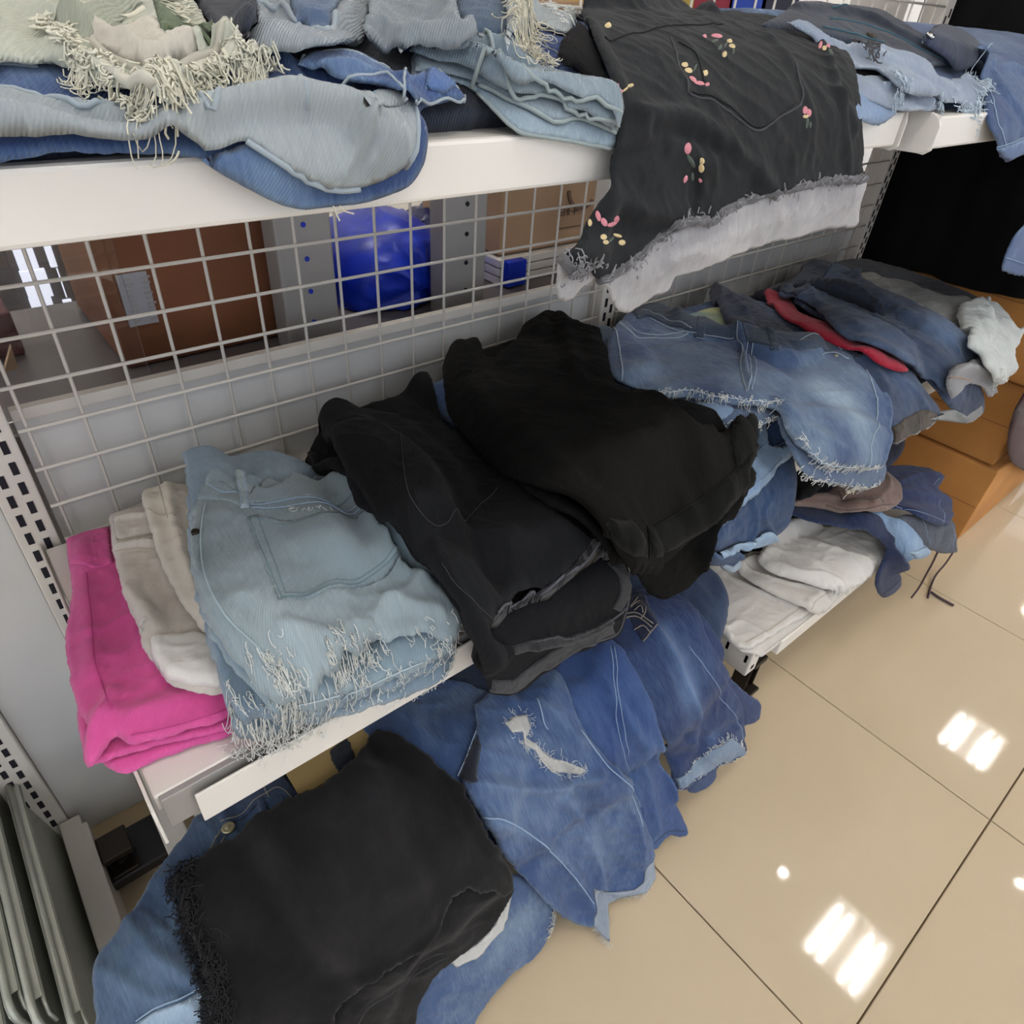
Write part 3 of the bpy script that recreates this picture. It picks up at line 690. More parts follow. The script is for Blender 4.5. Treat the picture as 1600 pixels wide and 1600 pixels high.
bag('maroon_cloth', 'dark maroon cloth hanging against the cardboard boxes at the right edge', cloth('4a1820', '5c222c', .3), [(1588, 640), (1577, 675), (1577, 712), (1590, 730), (1620, 738), (1660, 700), (1650, 620), (1610, 606)], .262, .291, amp=.002, seed=21, zmin=.1, cat='cloth')

# ------------------------------------------------------------------ cloth colours
PALE = cloth('8299a4', 'aac1cb', .5)                 # very pale blue denim
PALE2 = cloth('8497a6', 'b5c4cd', .5)
LIGHT = cloth('6d94bd', 'a3c2dc', .5)
MID = cloth('39597f', '7d9cbb', .5)
MIDB = cloth('2f5585', '5f87b4', .45)
DEEP = cloth('1c3a72', '5a7fb0', .3)
INDI = cloth('233e66', '46648c', .4)
NAVY = cloth('1b2547', '37507c', .35)
DKNV = cloth('1d2434', '35435c', .4)
INSIDE = cloth('93a0a6', 'b9c1c3', .4, twill=.22)
WHITEC = cloth('d8d2c8', 'e8e4dc', .3, twill=.1, streak=.3)
CREAMC = cloth('d3c9b8', 'e2dccf', .3, twill=.1, streak=.3)
OFFG = cloth('b3b9a4', 'd8dac9', .5, twill=.3)
PINKC = cloth('cf4590', 'e063a8', .3, twill=.12, streak=.3, sat=.9)
BLK = cloth('060606', '1a1815', .3, sheen=0)
BLKD = cloth('08090c', '1e2026', .35, sheen=.02)
CHAR = cloth('131214', '29272a', .8, sheen=.08, twill=.08, streak=.3)
FLOR = cloth('1f2327', '2e3338', .4, sheen=.05, twill=.12, streak=.4)
GREYC = cloth('9a9ba0', 'c0c1c4', .4, twill=.2)
LINING = cloth('a5a4a8', 'cdcbcc', .7, twill=.1)
TAUPE = cloth('7b6a60', '958577', .3, twill=.12)
MINT = cloth('c3cbc8', 'e4e8e4', .5, twill=.15)
CHAMB = cloth('454f63', '6c7688', .5, twill=.4)
REDC = cloth('8f0f2a', 'a01a38', .3, sat=1)
PRINTC = cloth('5d84a0', 'b3b96a', .9)
RIPC = cloth('c9c9c4', 'dddcd6', .4)
BROWNF = cloth('2b2624', '6c5a48', .7)

SM = Support([(.865, ZM), (.75, ZM), (.6, ZM), (.47, ZM), (.435, ZM-.001), (.415, ZM-.010), (.402, ZM-.032), (.396, ZM-.07), (.393, ZM-.15), (.39, ZM-.30), (.388, ZM-.45)], -.15, 2.25)
SM2 = Support([(.85, .715), (.78, .735), (.62, .737), (.48, .73), (.40, .71), (.35, .67), (.325, .61), (.315, .54), (.31, .40)], .8, 1.8, k=.8)
SM3 = Support([(.85, .715), (.78, .735), (.62, .737), (.50, .732), (.42, .722), (.36, .69), (.33, .64), (.318, .57), (.315, .40)], 1.0, 2.25, k=.7)
SD3 = Support([(.80, .39), (.60, .395), (.45, .392), (.36, .375), (.305, .33), (.278, .26), (.266, .18), (.262, .02)], 1.0, 2.3, k=.7)
ST1 = Support([(.85, 1.198), (.70, 1.198), (.60, 1.195), (.53, 1.188), (.475, 1.173), (.437, 1.157), (.412, 1.142), (.402, 1.12), (.398, 1.09), (.396, 1.06), (.394, .98), (.39, .84), (.388, .6)], -.05, 1.06, k=.5, smooth=.008)
ST2 = Support([(.85, 1.225), (.70, 1.232), (.60, 1.226), (.52, 1.205), (.45, 1.172), (.41, 1.148), (.382, 1.124), (.372, 1.10), (.368, 1.0), (.365, .85), (.363, .7)], .95, 1.9, k=.5, smooth=.008)

SD2 = Support([(.85, ZD), (.6, ZD), (.4, ZD), (.335, ZD), (.31, ZD-.005), (.296, ZD-.02), (.288, ZD-.05), (.284, ZD-.12), (.28, .03), (.27, .006), (.2, .006)], .9, 2.1)
SB1 = Support([(.85, .255), (.72, .30), (.60, .325), (.48, .33), (.40, .30), (.34, .225), (.29, .12), (.255, .045), (.22, .012), (.16, .006), (.08, .006)], -.3, 1.25)
ST1F = Support([(.85, 1.20), (.72, 1.212), (.62, 1.214), (.54, 1.208), (.48, 1.192), (.438, 1.170), (.411, 1.145), (.401, 1.12), (.397, 1.09), (.395, 1.06), (.393, .98), (.39, .84), (.388, .6)], .4, 1.1, k=.6, smooth=.008)
# ================================================================== bottom left heap (on the low deck)
G = Garment
t = MB().box(.13, .25, .50, .66, .378, .381).make('cardboard_sheet', mat('dull_cardboard', 'a28c5e', .85)); tag(t, 'flat piece of tan cardboard under the jeans heap', 'cardboard')
g = G(SB1, 'jeans', 'folded dark blue jeans at the bottom of the lower heap, under the black frayed skirt', 'jeans', INDI)
g.slab([(.08, .25), (.30, .22), (.85, .22), (.98, .30), (.96, .46), (.70, .56), (.2, .56), (.10, .45)], world=True, th=.05, r=.03, amp=.008, res=.008, bot=.04, up=-.03); g.done()

g = G(SB1, 'jeans', 'blue jeans with a brass button and waistband, at the left end of the lower heap', 'jeans', cloth('2f527c', '6587a8', .5))
g.slab([(302, 1281), (355, 1245), (407, 1224), (437, 1211), (470, 1235), (560, 1290), (620, 1400), (560, 1560), (470, 1680), (250, 1660), (160, 1640), (149, 1578), (144, 1534), (151, 1495), (175, 1464), (206, 1425), (245, 1359), (285, 1310)], th=.010, amp=.007, sc=.07, ang=1.1,
       cr=(([(200, 1440), (250, 1500), (330, 1540)], .010, .008), ([(230, 1400), (290, 1470)], .008, -.006), ([(160, 1520), (240, 1560), (300, 1560)], .010, .006)), wash=(((250, 1500), .05, .05, .25), ((200, 1560), .04, .05, .2)))
g.done()
g.patch('waistband', [(332, 1272), (407, 1226), (437, 1213), (470, 1238), (490, 1262), (470, 1268), (440, 1240), (410, 1250), (352, 1290)], .0022, INDI)
g.line('stitching', [[(345, 1285), (408, 1245), (438, 1232), (468, 1262)], [(410, 1228), (420, 1246)], [(338, 1310), (350, 1290)], [(322, 1340), (345, 1300)], [(330, 1345), (352, 1308)]], .0008, STG, lift=.002)
g.patch('belt_loop', [(398, 1250), (412, 1243), (428, 1285), (414, 1290)], .003, INDI)
g.button((357, 1294), .0085, BRASS)
g.patch('turned_hem', [(206, 1604), (240, 1580), (290, 1562), (332, 1538), (345, 1560), (320, 1600), (260, 1640), (200, 1650)], .004, LIGHT, w0=.6)
g.line('stitching', [[(212, 1596), (245, 1574), (292, 1555), (328, 1533)]], .0011, STB)

g = G(SB1, 'jeans', 'faded light blue jeans leg with frayed tears, lying lowest at the front of the heap', 'jeans', cloth('45688c', '8ba9c0', .6))
g.slab([(600, 1470), (700, 1400), (792, 1366), (830, 1372), (852, 1392), (867, 1433), (855, 1465), (836, 1494), (790, 1530), (745, 1590), (700, 1680), (600, 1760), (470, 1720), (520, 1580)], th=.012, amp=.006, sc=.05, ang=.6, wash=(((800, 1450), .03, .04, .3),))
g.done(); g.fray([[(860, 1400), (866, 1430), (858, 1462)]], 40, .010, .0004, THREADC, side=-1)
g.patch('worn_patch', [(700, 1500), (745, 1475), (775, 1440), (790, 1400), (800, 1400), (788, 1450), (755, 1490), (712, 1512)], .002, RIPC)

g = G(SB1, 'jeans', 'grey blue denim waistband with stitched tabs, showing between the black skirt and the shelf', 'jeans', cloth('4a5866', '75838f', .4))
g.slab([(505, 1180), (548, 1150), (605, 1110), (640, 1120), (640, 1200), (590, 1230), (560, 1245), (520, 1230)], th=.010, amp=.002); g.done()
g.patch('waistband_tab', [(553, 1155), (600, 1120), (590, 1145), (572, 1180), (553, 1180)], .003)
g.line('stitching', [[(556, 1158), (590, 1156)], [(555, 1163), (588, 1161)], [(553, 1178), (570, 1178)]], .0005, STD)
g = G(SB1, 'shorts', 'very dark navy shorts with a loose white thread, under the left shelf edge', 'shorts', DKNV)
g.slab([(508, 1175), (545, 1150), (556, 1190), (562, 1210), (560, 1240), (535, 1230), (520, 1200)], th=.010, amp=.004); g.done()

g = G(SB1, 'denim_shorts', 'deep royal blue denim shorts with pale folded frayed hem, rightmost of the lower heap', 'shorts', DEEP)
g.slab([(950, 960), (985, 925), (1050, 925), (1095, 960), (1125, 1035), (1156, 1074), (1186, 1096), (1188, 1109), (1182, 1127), (1160, 1136), (1120, 1150), (1000, 1150), (940, 1060)], th=.010, amp=.003, sc=.06, ang=1.3)
g.slab([(1050, 1190), (1075, 1236), (1100, 1234), (1118, 1216), (1122, 1198), (1150, 1185), (1120, 1150)], th=.008, amp=.002)
g.slab([(940, 985), (980, 935), (1040, 935), (1085, 950), (1112, 1010), (1140, 1070), (1158, 1100), (1162, 1136), (1164, 1175), (1120, 1192), (1058, 1236), (1050, 1214), (1036, 1175), (1000, 1110), (950, 1040)], th=.012, amp=.005, sc=.07, ang=1.2,
       cr=(([(1000, 960), (1060, 1060), (1080, 1150)], .012, .008), ([(1020, 1120), (1090, 1150), (1150, 1125)], .008, -.004)),
       wash=(((1070, 1075), .026, .035, .75), ((1050, 1020), .02, .03, .45), ((1110, 1150), .02, .012, .4), ((1040, 990), .015, .02, .2)))
g.done()
g.patch('folded_hem', [(1054, 1216), (1080, 1196), (1110, 1172), (1142, 1152), (1155, 1162), (1165, 1177), (1150, 1182), (1118, 1197), (1085, 1216), (1060, 1233)], .004, cloth('5f7696', '93a6bf', .5), w0=.3)
g.fray([[(1055, 1216), (1080, 1196), (1110, 1172), (1142, 1152), (1164, 1176)], [(1060, 1235), (1085, 1217), (1120, 1198), (1165, 1180)]], 90, .006, .0004, THREADW)
g.patch('back_pocket', [(975, 935), (1000, 925), (1028, 975), (1003, 1005), (985, 970)], .0018, NAVY)
emb = [[(972, 962), (992, 958), (1020, 975)], [(974, 968), (994, 964), (1018, 981)], [(985, 950), (1000, 940), (1008, 955), (1000, 968)], [(990, 955), (1000, 948), (1004, 958)], [(990, 985), (1004, 978), (1016, 990)], [(1005, 1002), (1026, 976)], [(985, 948), (996, 935)]]
g.line('pocket_embroidery', emb, .0011, mat('taupe_floss', '9a8f80', .8), lift=.0022)
g.line('stitching', [[(1076, 1010), (1120, 1070), (1150, 1120), (1158, 1160)], [(1005, 1003), (1022, 978)]], .0006, STB)

g = G(SB1, 'jeans', 'plain mid blue jeans leg between the ripped pair and the royal blue shorts', 'jeans', cloth('2a5388', '4d7cb0', .4))
g.slab([(820, 1040), (900, 1000), (963, 1005), (985, 1035), (1008, 1075), (1022, 1105), (1031, 1140), (1037, 1175), (1046, 1210), (1058, 1250), (1068, 1280), (1075, 1302), (1064, 1308), (1042, 1307), (1022, 1328), (980, 1330), (930, 1240), (850, 1130)], th=.012, amp=.005, sc=.06, ang=1.35,
       cr=(([(905, 1010), (960, 1100), (1000, 1200), (1020, 1290)], .012, .006),))
g.done(); g.line('side_seam', [[(953, 1010), (963, 1100), (975, 1180), (985, 1222), (1000, 1260)], [(959, 1010), (969, 1100), (981, 1180)]], .0007, STB)
g.line('hem_stitching', [[(1022, 1318), (1042, 1300), (1071, 1298)]], .0006, STD)

g = G(SB1, 'ripped_jeans', 'medium blue ripped jeans with white torn knee, draped from the lower heap to the floor', 'jeans', cloth('335a88', '7f9fc0', .5))
g.slab([(560, 1140), (600, 1110), (640, 1085), (700, 1062), (760, 1080), (790, 1110), (790, 1200), (760, 1300), (700, 1240), (640, 1180), (600, 1170)], th=.010, amp=.004, sc=.08, ang=.5, wash=(((650, 1110), .04, .04, .1),))
g.slab([(742, 1100), (765, 1082), (810, 1065), (860, 1045), (885, 1070), (906, 1130), (950, 1188), (985, 1223), (1002, 1271), (1016, 1306), (1022, 1335), (1017, 1362), (1004, 1386), (985, 1396), (962, 1400), (930, 1386), (928, 1410), (930, 1446), (905, 1446), (880, 1433), (845, 1402), (810, 1363), (792, 1345), (775, 1318), (752, 1280), (730, 1240), (722, 1222), (735, 1180), (744, 1140)], th=.013, amp=.006, sc=.07, ang=.9,
       cr=(([(740, 1225), (800, 1232), (870, 1228), (930, 1210)], .008, .008), ([(850, 1180), (900, 1230), (950, 1270)], .009, -.007), ([(765, 1280), (820, 1300), (880, 1345), (925, 1420)], .012, .008), ([(880, 1250), (920, 1320), (935, 1390)], .012, .008), ([(960, 1200), (990, 1280), (1000, 1350)], .010, .006), ([(800, 1100), (850, 1110), (900, 1160)], .012, .006), ([(820, 1245), (870, 1260), (910, 1300)], .007, -.005)),
       wash=(((880, 1240), .045, .03, .35), ((930, 1330), .03, .05, .35), ((800, 1260), .04, .03, .15), ((850, 1150), .03, .03, .15)))
g.done()
g.patch('torn_knee', [(790, 1131), (800, 1120), (823, 1116), (830, 1136), (822, 1153), (835, 1160), (849, 1174), (862, 1184), (885, 1190), (915, 1203), (906, 1211), (880, 1208), (862, 1207), (846, 1190), (836, 1173), (819, 1163), (817, 1144), (800, 1145)], .0014, cloth('b5b5b0', 'd3d2cc', .7), w0=.2, res=.002)
g.fray([[(790, 1131), (800, 1120), (823, 1116), (830, 1136), (822, 1153), (849, 1174), (862, 1184), (915, 1203)], [(915, 1203), (880, 1208), (846, 1190), (819, 1163), (800, 1145)]], 70, .006, .0003, THREADW, lift=.002)
g.patch('navy_tear_strip', [(810, 1140), (822, 1128), (826, 1130), (814, 1143)], .0012, NAVY); g.patch('navy_tear_strip', [(856, 1202), (872, 1190), (874, 1193), (860, 1205)], .0012, NAVY)  # narrow navy strips laid on the torn knee
g.line('side_seam', [[(752, 1277), (790, 1282), (830, 1305), (870, 1340), (905, 1380), (928, 1412)], [(744, 1142), (730, 1180), (715, 1213)], [(906, 1140), (950, 1198), (985, 1240), (1003, 1290)], [(838, 1090), (850, 1130), (856, 1140)]], .0011, STB, lift=.001)
g.patch('side_pocket', [(745, 1148), (752, 1165), (747, 1222), (735, 1225), (715, 1212), (728, 1180)], .002, DKNV)
g.patch('turned_up_cuff', [(928, 1388), (950, 1394), (990, 1390), (1005, 1378), (1014, 1350), (1022, 1335), (1025, 1372), (1010, 1396), (968, 1404), (950, 1412), (952, 1440), (953, 1474), (940, 1462), (928, 1445)], .004, cloth('7e8fa4', 'a9b5c2', .4), w0=.3)
g.fray([[(1024, 1372), (1008, 1398), (965, 1406)], [(930, 1450), (952, 1476)]], 40, .006, .0003, THREADW, side=-1)

g = G(SB1, 'black_frayed_skirt', 'charcoal black folded denim skirt with a fringed raw hem, on top of the lower heap', 'skirt', CHAR)
g.slab([(330, 1330), (400, 1280), (500, 1240), (640, 1240), (740, 1330), (800, 1385), (797, 1404), (775, 1440), (765, 1455), (731, 1483), (696, 1509), (679, 1527), (655, 1570), (640, 1640), (600, 1720), (420, 1730), (350, 1600), (320, 1500)], th=.010, amp=.004, sc=.08, ang=.8)
g.slab([(300, 1352), (330, 1322), (400, 1274), (480, 1236), (530, 1208), (560, 1180), (578, 1152), (592, 1141), (612, 1146), (659, 1171), (690, 1200), (722, 1230), (748, 1278), (777, 1321), (798, 1368), (797, 1392), (775, 1400), (745, 1392), (715, 1395), (690, 1440), (660, 1480), (600, 1515), (545, 1560), (520, 1610), (500, 1720), (380, 1720), (335, 1620), (327, 1575), (330, 1540), (318, 1515), (312, 1490), (300, 1465), (290, 1440), (286, 1410), (272, 1386), (284, 1368)], th=.012, amp=.005, sc=.10, ang=.4, ridge=.3, rough=.004,
       cr=(([(720, 1400), (690, 1440), (640, 1490), (560, 1530)], .008, .005), ([(560, 1200), (600, 1260), (700, 1330)], .03, .006), ([(430, 1330), (500, 1400), (520, 1480)], .02, .005), ([(600, 1400), (660, 1370)], .015, .004)), wash=(((560, 1400), .1, .1, .25),))
g.done()
fr = [(284, 1368), (272, 1386), (286, 1410), (290, 1440), (300, 1465), (312, 1490), (318, 1515), (330, 1540), (327, 1575), (335, 1620)]
g.fray([fr], 420, .010, .0006, THREADK, side=-1, jit=.004, curl=.6, lift=.004); g.fray([[(300, 1352), (284, 1368), (286, 1410), (305, 1465)], [(312, 1490), (330, 1540), (345, 1600)]], 260, .013, .0007, THREADK, side=1, jit=.006, curl=.9, lift=.004, name='fringe')
g.line('stitching', [[(700, 1495), (640, 1530), (580, 1570), (540, 1640)], [(692, 1489), (632, 1524)]], .0007, STK)

# ================================================================== lower deck, right section
g = G(SD2, 'shorts', 'dark folded shorts at the back of the lower right deck', 'shorts', NAVY)
g.slab([(1.05, .08), (1.95, .08), (1.9, .36), (1.1, .36)], world=True, th=.04, r=.02, amp=.004, res=.008); g.done()
g = G(SD2, 'white_shorts', 'white folded shorts lying flat on the corner of the lower right deck, under the others', 'shorts', WHITEC)
g.slab([(1056, 929), (1085, 900), (1140, 870), (1260, 860), (1330, 900), (1315, 930), (1280, 958), (1240, 990), (1195, 1024), (1178, 1022), (1157, 1017), (1142, 1005), (1112, 977), (1080, 950)], th=.008, amp=.0012, edge=.1)
g.slab([(1058, 925), (1090, 895), (1150, 868), (1225, 885), (1262, 925), (1266, 955), (1225, 982), (1190, 1003), (1165, 1014), (1140, 1002), (1112, 972), (1080, 946)], th=.010, amp=.003, sc=.06, ang=.4, cr=(([(1075, 935), (1110, 960), (1140, 995)], .006, .004), ([(1130, 900), (1190, 930), (1240, 950)], .008, .004), ([(1135, 985), (1155, 975), (1190, 990)], .006, .003)))
g.done(); g.line('hem_stitching', [[(1165, 1004), (1200, 985), (1250, 950)], [(1195, 1018), (1240, 985), (1275, 957)]], .0005, mat('tan_stitch', 'b3a184', .8))
g = G(SD2, 'white_shorts', 'white shorts folded lengthwise, between the flat white pair and the frayed white pair', 'shorts', cloth('d3ccc2', 'e2ddd4', .3, twill=.1, streak=.3))
g.slab([(1150, 880), (1190, 868), (1240, 885), (1290, 905), (1306, 925), (1300, 948), (1284, 960), (1262, 953), (1225, 935), (1180, 912)], th=.016, r=.010, amp=.003, sc=.05, ang=.4, cr=(([(1160, 885), (1220, 915), (1290, 940)], .006, .004), ([(1255, 950), (1270, 935), (1292, 928)], .004, .003)))
g.done(); g.line('hem_stitching', [[(1268, 952), (1276, 938), (1296, 926)]], .0006, mat('cream_stitch', 'bdb4a4', .8))
g = G(SD2, 'white_frayed_shorts', 'white shorts with frayed raw hem overhanging the front of the lower right deck', 'shorts', cloth('ded9d1', 'ebe8e2', .3, twill=.1, streak=.3))
g.slab([(1190, 860), (1205, 830), (1235, 812), (1270, 812), (1319, 822), (1345, 830), (1367, 840), (1385, 856), (1381, 876), (1368, 891), (1352, 907), (1330, 922), (1312, 925), (1285, 917), (1225, 899), (1187, 878)], th=.022, r=.014, amp=.004, sc=.07, ang=.3, rough=.003,
       cr=(([(1190, 870), (1250, 900), (1310, 915)], .007, .004), ([(1240, 830), (1290, 860), (1350, 880)], .012, .004)))
g.done(); g.fray([[(1385, 856), (1381, 876), (1368, 891), (1352, 907), (1330, 922), (1305, 925)]], 42, 0.0076, .0006, THREADW, side=-1)

g = G(SD3, 'chambray_shorts', 'grey blue chambray shorts with dark drawstrings at the right of the lower deck', 'shorts', CHAMB)
g.slab([(1395, 830), (1405, 806), (1450, 805), (1486, 812), (1490, 826), (1493, 842), (1491, 861), (1472, 865), (1450, 858), (1438, 868), (1420, 872), (1400, 850)], th=.03, r=.016, amp=.005, sc=.035, ang=1.2, an=1.5, wash=(((1480, 845), .03, .03, .4),))
g.done(); g.line('stitching', [[(1488, 820), (1487, 858)], [(1440, 812), (1452, 850)]], .0006, STB)
DS = mat('drawstring_cord', '4a3a40', .8)
for nm, pts in (('drawstring', [(1466, 860), (1458, 878), (1446, 900), (1436, 918), (1424, 934)]), ('drawstring', [(1491, 860), (1478, 880), (1463, 898), (1455, 915), (1450, 934)]), ('drawstring', [(1455, 925), (1468, 934), (1490, 946)])):
    P = []
    for i, (px, py) in enumerate(pts):
        f = i/(len(pts)-1)
        q = at(px, py, y=.262) if pts[-1] != (1490, 946) else at(px, py, z=.004)
        if q[2] < .004: q = at(px, py, z=.004)
        P.append(tuple(q))
    mb = MB()
    for ph in (0, 2.1, 4.2):
        sp = spline(P, step=.002); mb.tube([(p[0]+.0014*math.cos(ph+k*.7), p[1], p[2]+.0014*math.sin(ph+k*.7)) for k, p in enumerate(sp)], .0024, 5)
    mb.make(nm, DS, g.root, True)
g = G(SD3, 'navy_jeans', 'navy blue jeans folded behind the chambray shorts, against the cardboard boxes', 'jeans', cloth('1b2c5c', '33508a', .35))
g.slab([(1300, 760), (1350, 735), (1388, 728), (1446, 731), (1460, 738), (1475, 746), (1470, 756), (1465, 764), (1482, 779), (1486, 795), (1484, 812), (1476, 822), (1442, 811), (1397, 795), (1330, 800)], th=.025, r=.012, amp=.004, sc=.07, ang=.6, cr=(([(1395, 760), (1430, 745), (1465, 742)], .006, .004), ([(1390, 790), (1440, 800), (1480, 815)], .005, -.004), ([(1400, 770), (1440, 775), (1480, 780)], .01, .004)))
g.done(); g.line('stitching', [[(1470, 780), (1474, 800), (1472, 818)], [(1386, 782), (1430, 798), (1476, 815)], [(1458, 758), (1468, 747)]], .0006, STB)
g = G(SD3, 'light_blue_shorts', 'light blue denim shorts with a rolled cuff, between the navy and the chambray ones', 'shorts', LIGHT)
g.slab([(1330, 812), (1352, 800), (1375, 799), (1400, 808), (1420, 820), (1436, 838), (1444, 852), (1446, 864), (1425, 873), (1410, 880), (1396, 885), (1390, 860), (1375, 840), (1350, 826)], th=.016, r=.010, amp=.004, sc=.04, ang=1.0, wash=(((1400, 830), .02, .03, .3),))
g.done(); g.patch('rolled_cuff', [(1416, 862), (1444, 851), (1446, 865), (1420, 874)], .005, w0=.4); g.line('stitching', [[(1380, 803), (1400, 830), (1408, 870)]], .0007, STB)
g = G(SD3, 'navy_shorts', 'long navy blue shorts leg hanging over the deck edge behind the frayed white pair', 'shorts', cloth('1c2a55', '35507f', .35))
g.slab([(1230, 800), (1238, 790), (1285, 792), (1337, 799), (1360, 800), (1380, 812), (1397, 838), (1409, 866), (1408, 908), (1398, 924), (1382, 934), (1371, 924), (1369, 902), (1379, 878), (1384, 855), (1366, 838), (1345, 828), (1281, 818), (1240, 805)], th=.014, r=.009, amp=.003, sc=.06, ang=1.0)
g.done(); g.line('hem_stitching', [[(1380, 928), (1394, 917), (1406, 905)]], .0006, STD)
g = G(SD3, 'taupe_trousers', 'taupe brown cotton trousers rolled on the navy ones', 'trousers', TAUPE)
g.slab([(1235, 788), (1262, 774), (1300, 764), (1340, 745), (1372, 735), (1394, 744), (1409, 764), (1410, 780), (1394, 794), (1375, 799), (1337, 799), (1285, 792)], th=.03, r=.018, amp=.005, sc=.05, ang=.1, cr=(([(1375, 740), (1385, 765), (1360, 790)], .006, .006), ([(1250, 785), (1320, 785), (1380, 780)], .006, -.003)))
g.done(); g.line('stitching', [[(1310, 768), (1325, 782), (1380, 786)], [(1290, 790), (1350, 796), (1395, 788)]], .0005, STK)
g = G(SD3, 'black_shorts', 'small black fold of cloth between the frayed blue hem and the taupe trousers', 'shorts', BLKD)
g.slab([(1236, 760), (1240, 738), (1262, 740), (1285, 758), (1275, 770), (1262, 777), (1245, 778)], th=.02, r=.012, amp=.003); g.done()

# ================================================================== middle shelf
def filler(name, label, pts, mt, th=.04, up=0., sup=None):
    g = G(sup or SM, name, label, 'jeans', mt); g.slab(pts, world=True, th=th, r=th*.5, amp=.004, res=.007, rough=.003, up=up, bot=0); g.done(); return g
filler('folded_jeans', 'folded blue jeans lying beneath the black shorts on the middle shelf', [(.34, .06), (.86, .05), (.88, .36), (.70, .40), (.38, .38)], INDI, .05)
filler('folded_jeans', 'folded blue jeans beneath the black trousers, second layer on the middle shelf', [(.52, .05), (.88, .04), (.90, .37), (.75, .39), (.55, .37)], MIDB, .045)
filler('folded_jeans', 'folded dark jeans at the bottom of the stack under the faded blue shorts', [(.95, .05), (1.38, .05), (1.38, .40), (.98, .40)], DKNV, .045)
filler('folded_jeans', 'folded jeans in the middle of the stack under the faded blue shorts', [(.96, .06), (1.36, .06), (1.37, .40), (1.0, .40)], MID, .045)
filler('folded_jeans', 'folded jeans at the bottom of the far stack at the end of the middle shelf', [(1.42, .05), (1.95, .05), (1.90, .40), (1.44, .40)], NAVY, .045)
filler('folded_jeans', 'folded jeans in the middle of the far stack at the end of the middle shelf', [(1.43, .05), (1.93, .05), (1.88, .41), (1.45, .41)], DKNV, .045)

g = G(SM, 'pink_shorts', 'bright pink folded shorts at the left end of the middle shelf', 'shorts', PINKC)
g.slab([(107, 852), (176, 832), (300, 820), (450, 900), (450, 1110), (362, 1150), (290, 1172), (235, 1192), (200, 1209), (178, 1205), (165, 1195), (142, 1150), (112, 1040), (106, 980), (112, 925)], th=.009, amp=.003, sc=.04, ang=0, cr=(([(180, 1195), (240, 1176), (300, 1160), (362, 1142)], .006, .002),))
g.slab([(105, 848), (176, 830), (300, 820), (450, 880), (450, 1090), (362, 1137), (300, 1152), (240, 1166), (200, 1178), (165, 1192), (140, 1198), (132, 1192), (120, 1110), (107, 1040), (105, 980), (114, 925), (107, 880)], th=.009, amp=.004, sc=.04, ang=0)
g.slab([(105, 846), (130, 838), (176, 828), (300, 815), (440, 880), (440, 1080), (362, 1117), (330, 1130), (290, 1142), (262, 1150), (225, 1160), (205, 1163), (182, 1152), (164, 1170), (142, 1197), (133, 1190), (129, 1162), (138, 1138), (118, 1100), (106, 1040), (105, 980), (114, 925), (107, 880)], th=.010, amp=.004, sc=.055, ang=.3,
       cr=(([(150, 1150), (170, 1120), (180, 1090)], .008, .006), ([(130, 860), (140, 960), (150, 1060)], .012, .005), ([(160, 1130), (230, 1120), (330, 1080)], .014, .005), ([(205, 920), (230, 1000), (260, 1060)], .01, .004)))
g.done()
g.patch('waistband', [(105, 848), (130, 839), (176, 829), (178, 880), (146, 890), (112, 896)], .0018); g.patch('belt_loop', [(140, 842), (152, 838), (160, 878), (146, 882)], .0022)
g.line('side_seam', [[(135, 895), (142, 960), (150, 1040), (175, 1110)]], .0007, mat('pink_stitch', 'b83a80', .8))
g.line('hem_stitching', [[(205, 1150), (262, 1138), (330, 1118), (362, 1106)]], .0005, mat('pink_stitch2', 'c24a8c', .8))

g = G(SM, 'white_shorts', 'white folded shorts with waistband, lying on the pink ones', 'shorts', cloth('cfc5ba', 'ded7ce', .3, twill=.1, streak=.3))
g.slab([(176, 806), (192, 790), (240, 774), (300, 790), (360, 900), (380, 1060), (345, 1086), (310, 1082), (285, 1076), (262, 1066), (240, 1036), (222, 1010), (221, 990), (206, 960), (190, 915), (180, 880), (176, 850)], th=.014, r=.01, amp=.004, sc=.05, ang=.2,
       cr=(([(185, 822), (215, 820), (245, 816)], .005, .003), ([(180, 862), (215, 858), (250, 858)], .005, .005), ([(200, 930), (230, 960), (260, 990)], .012, .006), ([(240, 900), (250, 950), (280, 1010)], .01, -.005)))
g.done(); g.patch('waistband', [(178, 818), (240, 800), (246, 832), (182, 846)], .0018); g.line('stitching', [[(180, 862), (215, 857), (245, 858)], [(183, 846), (245, 834)]], .0006, mat('ivory_stitch', 'b7ab9c', .8))
g.patch('rolled_cuff', [(236, 1000), (262, 996), (310, 990), (352, 1002), (356, 1075), (340, 1085), (300, 1076), (262, 1066), (240, 1036)], .010, cloth('dcd8d2', 'eceae6', .3, twill=.1, streak=.3), rnd=.009, res=.002, w0=.2)
g.patch('cuff_fold', [(262, 1012), (285, 1004), (300, 1010), (282, 1022), (298, 1042), (350, 1050), (352, 1066), (300, 1062), (266, 1045)], .006, cloth('dcd8d2', 'eceae6', .3, twill=.1, streak=.3), rnd=.006, res=.002)
g.fray([[(222, 985), (216, 975)]], 5, .010, .0005, THREADW, side=-1, name='loose_thread')
g = G(SM, 'cream_shorts', 'cream white shorts standing upright between the white and the pale blue shorts', 'shorts', CREAMC)
g.slab([(226, 784), (240, 775), (268, 776), (330, 775), (360, 900), (370, 1010), (345, 1016), (320, 990), (290, 950), (272, 920), (252, 880), (238, 840)], th=.014, r=.010, amp=.004, sc=.05, ang=1.2, cr=(([(268, 780), (285, 860), (310, 930), (340, 1000)], .008, .006),))
